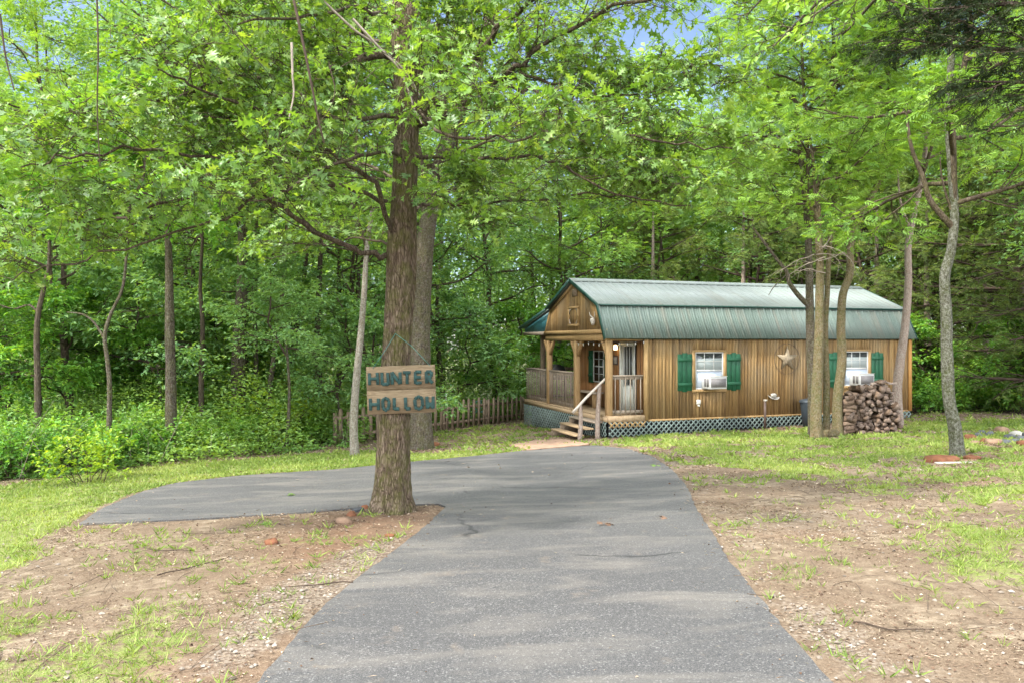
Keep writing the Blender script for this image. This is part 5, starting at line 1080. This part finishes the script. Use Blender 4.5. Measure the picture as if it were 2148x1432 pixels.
for k, (px, Y, cs, ch) in enumerate(((-120, 19, .62, 2.8), (20, 23, .72, 3.0), (150, 21, .85, 3.0), (290, 25, 1.05, 3.8), (-40, 27, .85, 3.2), (400, 27, 1.1, 3.8), (560, 28, 1.1, 3.5), (700, 28, 1.1, 3.2), (790, 26, .95, 3.4), (930, 29, 1.1, 3.2), (1040, 31, 1.1, 3.2), (1150, 31, 1.1, 4.2))):
    wood_tree(px, Y, VB[k % 4], cs, ch, k * 1.7, ('short leafy tree at the far left edge, lowest crown of the wood', 'leafy tree under the open blue sky in the top left corner', 'broadleaf tree behind the small forked tree', 'deep-set broadleaf tree just left of the straight mossy trunk', 'leafy tree farthest back in the left corner of the wood',
    'leafy tree behind the thin dark trunk beside the straight mossy trunk', 'leafy tree behind the broad grey-brown trunk', 'leafy tree behind the upright trunk of the dark pair', 'leafy tree behind the sign tree, on its left side', 'leafy tree behind the left half of the picket fence', 'leafy tree behind the right half of the picket fence', 'tall leafy tree straight behind the cabin gable')[k], 'wood trees left of the cabin', bark=('bark_dark', 'bark_mid')[k % 2])
for k, (px, Y, cs, ch) in enumerate(((1270, 30, .78, 3.0), (1420, 32, .85, 3.2), (1560, 31, .85, 5), (1680, 33, 1.0, 4.5), (1800, 31, .95, 4.5), (1930, 32, 1.1, 4), (2060, 31, 1.1, 3.5), (2200, 27, 1.1, 3.5), (2290, 21, 1.0, 3.5))):
    wood_tree(px, Y, VB[(k + 1) % 4] if k % 3 else VE[k % 3], cs * (1 if k % 3 else 1.3), ch, k * 2.1, ('low-crowned leafy tree behind the left third of the cabin roof, under open sky', 'leafy tree behind the roof above the window with the left air conditioner', 'leafy tree rising behind the roof above the metal star', 'leafy tree behind the roof left of the ivy-covered trunk', 'leafy tree behind the roof above the firewood pile',
    'leafy tree behind the right end of the cabin roof', 'leafy tree behind the reddish cedar trunk at the right', 'leafy tree beyond the stone ring at the right edge', 'nearest leafy tree of the right wood, mostly outside the right edge')[k], 'wood trees behind the cabin')
for k, (px, Y, v, cs, ch) in enumerate(((600, 19.6, 0, .8, 2.4), (460, 25, 0, 1.0, 1.5), (705, 22, 0, .9, 1.2), (290, 23, 1, 1.1, 1.3), (140, 21, 1, 1.0, 1.3), (-10, 19, 2, 1.0, 1.0), (330, 21.5, 0, 1.1, 1.9), (520, 24, 0, 1.3, 2.2), (80, 22, 0, 1.1, 1.7), (960, 28, 0, 1.2, .9), (1060, 30.5, 1, 1.2, .8), (820, 22.5, 0, 1.0, 1.2), (400, 24, 2, 1.0, 1.0), (560, 26.5, 2, 1.2, 1.0), (185, 24, 0, 1.1, 1.2),
                                        (1955, 26.3, 2, .9, .3), (2105, 26.0, 2, .9, .4), (2200, 24, 1, 1.0, .4), (1180, 31, 2, 1.1, .8), (1300, 32, 0, 1.4, 1.5))):
    b_ = at(px, 860, Y); zz = gzf(b_.x, b_.y); lab, gp_ = (('small spreading understory tree beneath the left wood canopy', 'understory trees left') if px < 900 else ('low understory tree right of the cabin', 'understory trees right') if px > 1900 else ('low understory tree behind the fence and porch', 'understory trees behind the fence'))
    lab = UL[k]; o = empty('understory_tree', (b_.x, b_.y, zz), 0, lab, 'tree', gp_); trunk_buf([(0, 0, -.1), (.08, .02, ch * .6), (0, 0, ch + .4)], (.05, .04, .03), k, 8, 5).build('trunk', 'bark_mid', o, sm=True)
    obj('limbs', VU[v]['limbs'], o, (0, 0, ch), (0, 0, k * 1.1), cs); obj('crown', VU[v]['crown'], o, (0, 0, ch), (0, 0, k * 1.1), cs)

SL = ['pale shrub at the far left end of the thicket beside the lawn', 'bushy shrub second from the left in the thicket', 'bushy shrub right behind the lime green low shrub', 'pale shrub just right of the lime green low shrub', 'bushy shrub at the foot of the straight mossy trunk, left side', 'bushy shrub at the foot of the thin dark trunk', 'pale tall shrub before the broad grey-brown trunk', 'bushy shrub just left under the yellow-green tall shrub', 'bushy shrub just right under the yellow-green tall shrub', 'bushy shrub second from the right end of the thicket', 'small shrub at the right end of the thicket beside the pale leaning tree', 'shrub cut by the left picture edge', 'shrub beyond the left picture edge', 'taller shrub behind the pale shrub at the far left', 'taller pale shrub behind the lime green low shrub, left side', 'taller bright shrub behind the lime green low shrub, right side', 'taller pale shrub between the forked tree and the straight mossy trunk', 'taller bright shrub between the straight mossy trunk and the thin dark trunk', 'taller bright shrub left of the yellow-green tall shrub, before the broad trunk', 'taller bright shrub directly behind the yellow-green tall shrub', 'taller bright shrub below the left trunk of the dark pair', 'taller bright shrub below the right trunk of the dark pair', 'pale shrub behind the right end of the thicket']
# ---- shrubs along the left wood edge and elsewhere
sh = [(20, 1018, 1.0, 4, 0), (95, 1005, .8, 1, 1), (185, 1000, 1.05, 0, 2), (270, 985, .9, 4, .5), (345, 975, .85, 2, 1.5), (420, 968, .8, 0, 2.5), (500, 958, 1.0, 4, 3.5), (560, 952, .9, 1, 4), (625, 948, .85, 2, 5), (690, 942, .75, 0, 1), (735, 938, .45, 1, 2), (-70, 1020, 1.1, 1, 3), (-200, 1020, 1.2, 0, 1)]
sh += [(60, 1000, 1.1, 1, 5), (140, 990, 1.15, 4, 2), (225, 982, 1.1, 1, 4), (310, 968, 1.15, 4, 1), (390, 962, 1.1, 1, 3), (465, 950, 1.2, 0, 0), (535, 945, 1.2, 2, 2), (600, 938, 1.1, 0, 1), (660, 934, 1.1, 1, 3), (712, 930, .8, 4, 5)]
for k, (px, py, cs, v, rz) in enumerate(sh):
    p = ground_at(px, py - 16); cs *= .88; o = empty('shrub', p, 0, SL[k], 'shrub', 'shrubs along the left wood edge'); obj('stems', VS[v]['stems'], o, (0, 0, 0), (0, 0, rz), cs); obj('foliage', VS[v]['foliage'], o, (0, 0, 0), (0, 0, rz), cs)
for px, py, cs, v, rz, lab in ((585, 935, 1.25, 3, 0, 'yellow-green shrub standing taller than the thicket in front of the dark trunks'), (318, 958, 1.05, 5, 0, 'large-leaved light green plant left of the straight mossy trunk'), (190, 1010, .8, 3, 1, 'lime green low shrub nearest the lawn on the left')):
    p = ground_at(px, py); o = empty('shrub', p, 0, lab, 'shrub'); obj('stems', VS[v]['stems'], o, (0, 0, 0), (0, 0, rz), cs); obj('foliage', VS[v]['foliage'], o, (0, 0, 0), (0, 0, rz), cs)
for k, (px, py, cs, v) in enumerate(((1925, 866, 1.0, 4), (1965, 862, 1.1, 2), (2040, 860, 1.2, 4), (2105, 862, .9, 2), (2160, 866, 1.2, 4))):
    p = ground_at(px, py); o = empty('shrub', p, 0, ("dark shrub beside the cabin's right corner", 'dark shrub left of the lichen-spotted trunk', 'dark shrub behind the right side of the lichen-spotted trunk', 'dark shrub beside the reddish cedar trunk', 'dark shrub at the right picture edge behind the stone ring')[k], 'shrub', 'shrubs at the right wood edge'); obj('stems', VS[v]['stems'], o, (0, 0, 0), (0, 0, k), cs); obj('foliage', VS[v]['foliage'], o, (0, 0, 0), (0, 0, k), cs)
# undergrowth: low leaves over the forest floor
rg = np.random.RandomState(41); n = 560000; X = rg.uniform(-24, 26, n); Y = 10 * (42 / 10) ** rg.rand(n); pd = pdist(X, Y, wood_edge); nn = vnoise(X, Y, .8, 3, 3)
k = (pd > .1) & (np.abs(X) < Y * .8 + 1) & (nn > .36); X, Y, nn, pd = X[k], Y[k], nn[k], pd[k]; n = len(X)
H_ = np.clip((nn - .33) * 3.2, .1, 1.0) * np.clip(pd * .6, .3, 1.0) * (1 + 2.4 * smooth(Y, 17, 25)); Z = gz(X, Y) + H_ * rg.rand(n) ** .7
b = Buf(); add_leaves(b, np.stack([X, Y, Z], -1), unit(rg.normal(size=(n, 3)) * (1, 1, .3)), unit(np.array([0, 0, 1.]) + rg.normal(size=(n, 3)) * .4), (.07 + .06 * rg.rand(n)) * (1 + .4 * smooth(Y, 17, 25)), np.clip(rg.normal(.4, .15, n) + (nn - .5), 0, 1), T_S)
tag(b.build('undergrowth', 'leaf_mid', tint=True), 'low leafy undergrowth covering the forest floor', 'undergrowth', kind='stuff'); print('undergrowth', n)
# the deep wood behind, one mass
b = Buf(); rg = np.random.RandomState(51)
for k in range(95):
    Y = rg.uniform(33, 60); X = rg.uniform(-.85, .85) * Y; v = VB[k % 4]; A = v['A']; m = rg.rand(len(A[0])) < .38; c, s_ = math.cos(k * 1.3), math.sin(k * 1.3); Rm = np.array([[c, -s_, 0], [s_, c, 0], [0, 0, 1]]); cs = rg.uniform(.95, 1.3); zb = gzf(X, Y) + rg.uniform(.5, 4.2)
    z_off = np.array([X, Y, zb]); add_leaves(b, (A[0][m] @ Rm.T) * cs * (1, 1, 1.05) + z_off, A[1][m] @ Rm.T, A[2][m] @ Rm.T, A[3][m] * 2.0 * cs, np.clip(A[4][m] + rg.normal() * .12, 0, 1), T_S)
    b.tube([(X, Y, gzf(X, Y) - .2), (X + rg.normal() * .3, Y, zb + 3), (X, Y, zb + 9)], (rg.uniform(.12, .28), .14, .05), 7, 1, cap=False)
tag(b.build('deep_wood', ['leaf_far', 'bark_dark'], tint=True), 'deep green mass of woodland behind the nearer trees', 'woodland', kind='stuff')

# ---- branches entering at the top right from trees beside the camera
o = empty('cedar_tree', (4.6, 4.3, gzf(4.6, 4.3)), 0, 'cedar beside the viewpoint whose dark branch hangs into the top right corner', 'tree'); O = np.array((4.6, 4.3, gzf(4.6, 4.3)))
trunk_buf([(0, 0, -.1), (.05, 0, 2.5), (0, 0, 5), (0, .1, 8)], (.17, .14, .11, .05), 3, 12).build('trunk', 'bark_pink', o, sm=True)
rg = np.random.RandomState(61); tubes, twigs = [], []; spk = Spec(n=(9, 5), seg=(5, 4, 2), wig=(.06, .1, .12), grav=(-.01, -.03, -.05), ratio=.4, ang=(.4, .8), flat=.8, lo=.12, tubes=2, tw=(.06, .14))
for pts in ([(2500, 150, 4.3), (2280, 110, 4.5), (2120, 105, 4.7), (1985, 95, 4.9), (1890, 80, 5.0)], [(2500, 90, 4.3), (2280, 20, 4.5), (2100, 10, 4.7), (1960, 20, 4.9)], [(2500, 200, 4.3), (2300, 190, 4.5), (2180, 175, 4.7), (2060, 172, 4.8)], [(2500, -60, 4.3), (2250, -60, 4.6), (2060, -30, 4.8)]):
    P = catmull([np.array(at(*q)) - O for q in pts], 5); tubes.append((P, np.linspace(.022, .007, len(P)), 6)); spawn(rg, P, 1.3, .012, 0, spk, tubes, twigs, n=18, lo=.25)
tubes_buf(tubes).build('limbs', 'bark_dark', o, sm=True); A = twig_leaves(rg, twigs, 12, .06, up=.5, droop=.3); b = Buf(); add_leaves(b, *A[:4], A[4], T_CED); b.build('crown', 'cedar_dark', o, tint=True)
for k, z in enumerate((3.2, 4.2)): obj('crown', VC[k]['crown'], o, (1.2, -.6, z), (0, 0, 0), .5)
o = empty('elm_tree', (3.3, 3.0, gzf(3.3, 3.0)), 0, 'tree beside the viewpoint with bright oval leaves hanging at the top right', 'tree'); O = np.array((3.3, 3.0, gzf(3.3, 3.0)))
trunk_buf([(0, 0, -.1), (.02, .05, 2.5), (0, .1, 4.4), (-.1, .3, 6)], (.11, .09, .07, .05), 4, 12).build('trunk', 'bark_mid', o, sm=True)
rg = np.random.RandomState(62); tubes, twigs = [], []; spk = Spec(n=(5, 3), seg=(5, 4, 2), wig=(.08, .12, .15), grav=(-.02, -.05, -.1), ratio=.4, flat=.6, lo=.2, tubes=2, tw=(.08, .16))
for pts in ([(2300, -420, 3.6), (2000, -180, 4.2), (1850, -60, 4.6), (1740, 10, 4.8), (1670, 60, 4.9)], [(2000, -200, 4.1), (1800, -70, 4.4), (1690, 30, 4.6), (1620, 100, 4.7)], [(2000, -260, 4.3), (1880, -60, 4.8), (1800, 40, 5.2), (1750, 90, 5.4)], [(2000, -260, 4.3), (1760, -110, 4.9), (1620, -20, 5.2), (1560, 40, 5.3)]):
    P = catmull([np.array(at(*q)) - O for q in pts], 5); tubes.append((P, np.linspace(.018, .004, len(P)), 6)); spawn(rg, P, .8, .006, 0, spk, tubes, twigs, n=6, lo=.45)
tubes_buf(tubes).build('limbs', 'bark_mid', o, sm=True); A = twig_leaves(rg, twigs, 4, .062, up=.6, droop=.4); b = Buf(); add_leaves(b, *A[:4], A[4], T_S); b.build('crown', 'leaf_elm', o, tint=True)

# ================================================================ FIREWOOD, STONES, SMALL THINGS
rg = np.random.RandomState(71); logs = []
for k in range(7):
    kind = k % 3; L_ = .40; r_ = (.075, .06, .05)[k % 3]; n = 3 if kind == 0 else (4 if kind == 1 else 7)
    a0 = rg.rand(); poly = [(r_ * (1 + .6 * (rg.rand() - .5)) * math.cos(a0 + 2 * math.pi * i / n), r_ * (.85 if kind else 1) * (1 + .6 * (rg.rand() - .5)) * math.sin(a0 + 2 * math.pi * i / n)) for i in range(n)]
    b = Buf(); secs = 5; V = []
    for j in range(secs):
        y = -L_ / 2 + L_ * j / (secs - 1); f = 1 + .12 * (rg.rand() - .5); ox, oz = rg.normal() * .005, rg.normal() * .005
        V += [(x * f + ox, y + rg.normal() * .005, z * f + oz) for x, z in poly]
    F = [(j * n + i, j * n + (i + 1) % n, (j + 1) * n + (i + 1) % n, (j + 1) * n + i) for j in range(secs - 1) for i in range(n)]
    n0 = b.n; b.add(V, F); b.F.append((np.array([tuple(range(n))[::-1], tuple((secs - 1) * n + i for i in range(n))]) + n0, 1)); logs.append(b.mesh('firewood_log', ['bark_pink' if k == 6 else 'log_end', 'log_cut']))
pc = ground_at(1829, 908); WY = 18.0; x0 = (1766 - CX) / FPX * WY; x1 = (1893 - CX) / FPX * WY; cnt = 0; zb = gzf((x0 + x1) / 2, WY)
def topz(x):
    px = CX + x / WY * FPX; return CAMZ - (float(np.interp(px, [1766, 1785, 1810, 1835, 1850, 1862, 1872, 1880, 1886, 1893], [826, 822, 812, 808, 798, 800, 822, 850, 862, 872])) - CY) / FPX * WY
LG = 'split logs of the firewood pile'
row = 0; z = zb + .045
while z < zb + 1.3:
    x = x0 + .13 + (.0 if row % 2 else .045)
    while x < x1 - .03:
        if z < topz(x) - .02:
            xx = x + .0; o = obj('firewood_log', logs[rg.randint(7)], None, (x + rg.normal() * .016, WY + .1 + rg.normal() * .05, z + rg.normal() * .014), (rg.normal() * .16, rg.rand() * 6.28, rg.normal() * .28), rg.uniform(.75, 1.35))
            tag(o, 'split brown firewood log with its end showing in the stacked pile', 'firewood log', LG); cnt += 1
        x += .098
    z += .088; row += 1
row = 0; z = zb + .05
while z < topz(x0 + .1) - .03:                               # crib at the left end: logs lying across
    for dy in (-.12, .18) if row % 2 == 0 else (-.12, .05, .22):
        o = obj('firewood_log', logs[[1, 4, 2, 0][row % 4]], None, (x0 + .13 + rg.normal() * .02, WY + dy, z), (rg.normal() * .1, rg.rand() * 6, math.pi / 2 + rg.normal() * .3), (1.1, .75, rg.uniform(.9, 1.3))); tag(o, 'firewood log lying lengthways at the left end of the pile', 'firewood log', 'cross-laid logs of the firewood pile'); cnt += 1
    z += .10; row += 1
print('logs', cnt)
for (px, py, L2, a, lab) in ((1838, 805, .35, .3, 'curled bark slab on top of the pile, left of the tallest one'), (1862, 801, .4, -.5, 'curled bark slab topmost on the right of the firewood pile')):
    p = at(px, py, WY); o = empty('bark_slab', p, a, lab, 'bark slab'); b = Buf(); V = []; 
    for i in range(7):
        for j in range(5): th_ = (j - 2) * .45; V.append(((i - 3) * L2 / 6, .09 * math.sin(th_), .09 * math.cos(th_) - .07 + .03 * math.sin(i * 1.1)))
    V += [(x, y, z_ - .014) for x, y, z_ in V]; F = []
    for i in range(6):
        for j in range(4): q = i * 5 + j; F += [(q, q + 5, q + 6, q + 1), (35 + q, 36 + q, 41 + q, 40 + q)]
    b.add(V, F); b.build('slab', 'bark_pink', o)
def rock(px, py, s3, mat_, label, group=None, seed=0, rz=0., name='stone'):
    p = ground_at(px, py); b = Buf(); rock_buf(np.random.RandomState(seed), *s3, b); o = b.build(name, mat_); o.location = (p.x, p.y, p.z - s3[2] * .45); o.rotation_euler = (0, 0, rz); tag(o, label, 'stone', group)
RG_ = 'stones of the fire ring'
for k, (px, py, sx, mt) in enumerate(((2035, 920, .20, 'red_rock'), (2052, 914, .16, 'dark_rock'), (2068, 928, .20, 'red_rock'), (2085, 930, .22, 'pink_rock'), (2060, 908, .14, 'dark_rock'), (2078, 912, .17, 'dark_rock'), (2100, 906, .26, 'pink_rock'), (2118, 918, .18, 'dark_rock'), (2132, 912, .2, 'grey_rock'), (2142, 922, .18, 'dark_rock'),
                                      (2110, 930, .18, 'dark_rock'), (2160, 916, .2, 'dark_rock'), (2150, 934, .22, 'red_rock'), (2182, 928, .2, 'pink_rock'), (2128, 925, .12, 'dark_rock'), (2045, 930, .14, 'pink_rock'))):
    nm = {'red_rock': 'rust-orange', 'dark_rock': 'sooty black', 'pink_rock': 'pale orange', 'grey_rock': 'grey'}[mt]
    rock(px, py, (sx * .62, sx * .5, sx * .36), mt, nm + ' stone in the low fire ring at the right edge', RG_, 600 + k, k * .8)
rock(1976, 968, (.24, .18, .075), 'red_rock', 'flat orange-red rock slab left of the lichen-spotted trunk', None, 640, .2, 'rock_slab')
rock(2038, 964, (.14, .12, .06), 'red_rock', 'small rusty rock right of the lichen-spotted trunk', None, 641, .5, 'rock')
p = ground_at(2005, 972); o = empty('old_board', (p.x, p.y, p.z), R(6), 'weathered whitish board lying flat before the lichen-spotted trunk', 'board'); b = Buf(); b.box(-.32, .32, -.04, .04, .005, .03); b.build('board', 'rail_pale', o)
p = ground_at(2020, 967); o = empty('old_board', (p.x, p.y, p.z), R(3), 'pinkish narrow board behind the whitish board at the lichen-spotted trunk', 'board'); b = Buf(); b.box(-.22, .22, -.03, .03, .005, .03); b.build('board', 'pad', o)
rock(1743, 915, (.16, .14, .13), 'bark_ivy', 'round moss-covered lump between the two ivy-barked trunks', None, 642, 0, 'mossy_stone')
rock(912, 934, (.13, .1, .07), 'red_rock', 'orange stone at the foot of the second oak', None, 643, 0, 'rock')
for k, (px, py, s_, lab) in enumerate(((766, 1065, .035, 'topmost reddish stone at the oak root'), (752, 1072, .045, 'middle dark stone of the three at the oak root'), (738, 1082, .055, 'lowest reddish stone of the three at the oak root'), (722, 1096, .06, 'flat grey-pink stone furthest left of the oak root'))): rock(px, py, (s_ * 1.5, s_, s_ * .8), ('red_rock', 'dark_rock', 'red_rock', 'pink_rock')[k], lab, None, 650 + k, k, 'root_stone')
rock(570, 1140, (.07, .05, .04), 'red_rock', 'bright orange stone on the bare soil left of the oak', None, 660, 0, 'rock'); rock(818, 1124, (.05, .03, .02), 'red_rock', 'small orange stone near the driveway edge right of the oak', None, 661, 0, 'rock')
# fallen sticks
rg = np.random.RandomState(81)
for k, (a, b2, lab) in enumerate((((1790, 1310), (1960, 1325), 'long curved fallen stick on the soil right of the driveway'), ((400, 1158), (300, 1150), 'thin fallen stick left of the oak near the driveway branch'), ((740, 1225), (600, 1235), 'thin dark stick on the soil in the left foreground'), ((330, 1210), (470, 1175), 'fallen twig in the middle of the bare left ground'), ((1940, 1215), (1870, 1245), 'pale fallen twig on the soil at right'), ((1720, 1165), (1790, 1190), 'short pale stick right of the driveway edge'))[:4]):
    p, q = ground_at(*a), ground_at(*b2); m = (p + q) / 2 + Vector((rg.normal() * .04, rg.normal() * .05, .0)); m.z = gzf(m.x, m.y); b = Buf(); P = catmull([Vector(v) - m + Vector((0, 0, .018)) for v in (p, p * .6 + m * .4 + Vector((0, .03, 0)), m, q * .5 + m * .5, q)], 4); b.tube(P, np.linspace(.006, .003, len(P)), 6)
    o = b.build('fallen_stick', 'twig' if k < 4 else 'twig_grey', sm=True); o.location = m; tag(o, lab, 'stick')
rg = np.random.RandomState(83); X, Y, _r = scatter(9000, -9, 11, 2.6, 22, 85); g, gv, rd, wd, dr = masks(X, Y); k = (rg.rand(len(X)) < .30) & (dr < -.02) & (wd < .6); X, Y = X[k], Y[k]; b = Buf()
for x, y in zip(X, Y):
    a = rg.rand() * 6.28; L2 = rg.uniform(.05, .22) * rg.uniform(.5, 1.2); z = gzf(x, y) + .012; dx, dy = math.cos(a) * L2, math.sin(a) * L2
    b.tube([(x - dx, y - dy, z), (x + rg.normal() * .012, y + rg.normal() * .012, z + .008), (x + dx, y + dy, z)], rg.uniform(.0012, .003), 3, 0, cap=False)
tag(b.build('twig_litter', 'twig_brown'), 'small dry twigs scattered over the bare soil', 'twigs', kind='stuff')
rg = np.random.RandomState(84); b = Buf()
for k in range(260):
    y = 10 * (20 / 10) ** rg.rand(); x = rg.uniform(-.66, -.16) * y; pd_ = float(pdist(np.array([x]), np.array([y]), wood_edge)[0])
    if not .15 < pd_ < 2.8: continue
    z = gzf(x, y); h_ = rg.uniform(.3, 1.1); q = np.array((x, y, z)); dv = rg.normal(size=3) * .35; dv[2] = 1; m_ = q + dv * h_ * .5; e_ = m_ + (dv + rg.normal(size=3) * .5) * h_ * .5; b.tube([q, m_, e_], [.006, .004, .002], 4, 0, cap=False)
tag(b.build('dead_stems', 'twig_grey'), 'thin dead stems sticking out of the thicket', 'dead stems', kind='stuff')
# oak sprigs dropped on the drive
for k, (px, py, lab) in enumerate(((606, 1041, 'dropped oak leaf sprig on the left arm of the driveway'), (1392, 1088, 'small brown leaf near the right edge of the driveway'), (1375, 978, 'dark dropped sprig near the far right driveway bend'), (1268, 1103, 'tiny pale leaf in the middle of the driveway'), (570, 1100, 'pale leaf sprig on the soil below the left driveway arm'))):
    p = ground_at(px, py); rg2 = np.random.RandomState(700 + k); n = 4; b = Buf(); add_leaves(b, np.tile((0, 0, .03), (n, 1)) + rg2.normal(size=(n, 3)) * (.02, .02, .005), unit(rg2.normal(size=(n, 3)) * (1, 1, .1)), unit(np.array([0, 0, 1.]) + rg2.normal(size=(n, 3)) * .3), np.full(n, .09), np.full(n, .5), tmpl_oak())
    o = b.build('dropped_leaves', ('oak_leaf', 'litter')[k % 2], tint=True); o.location = p; tag(o, lab, 'leaves')
print('objects', len(bpy.data.objects))
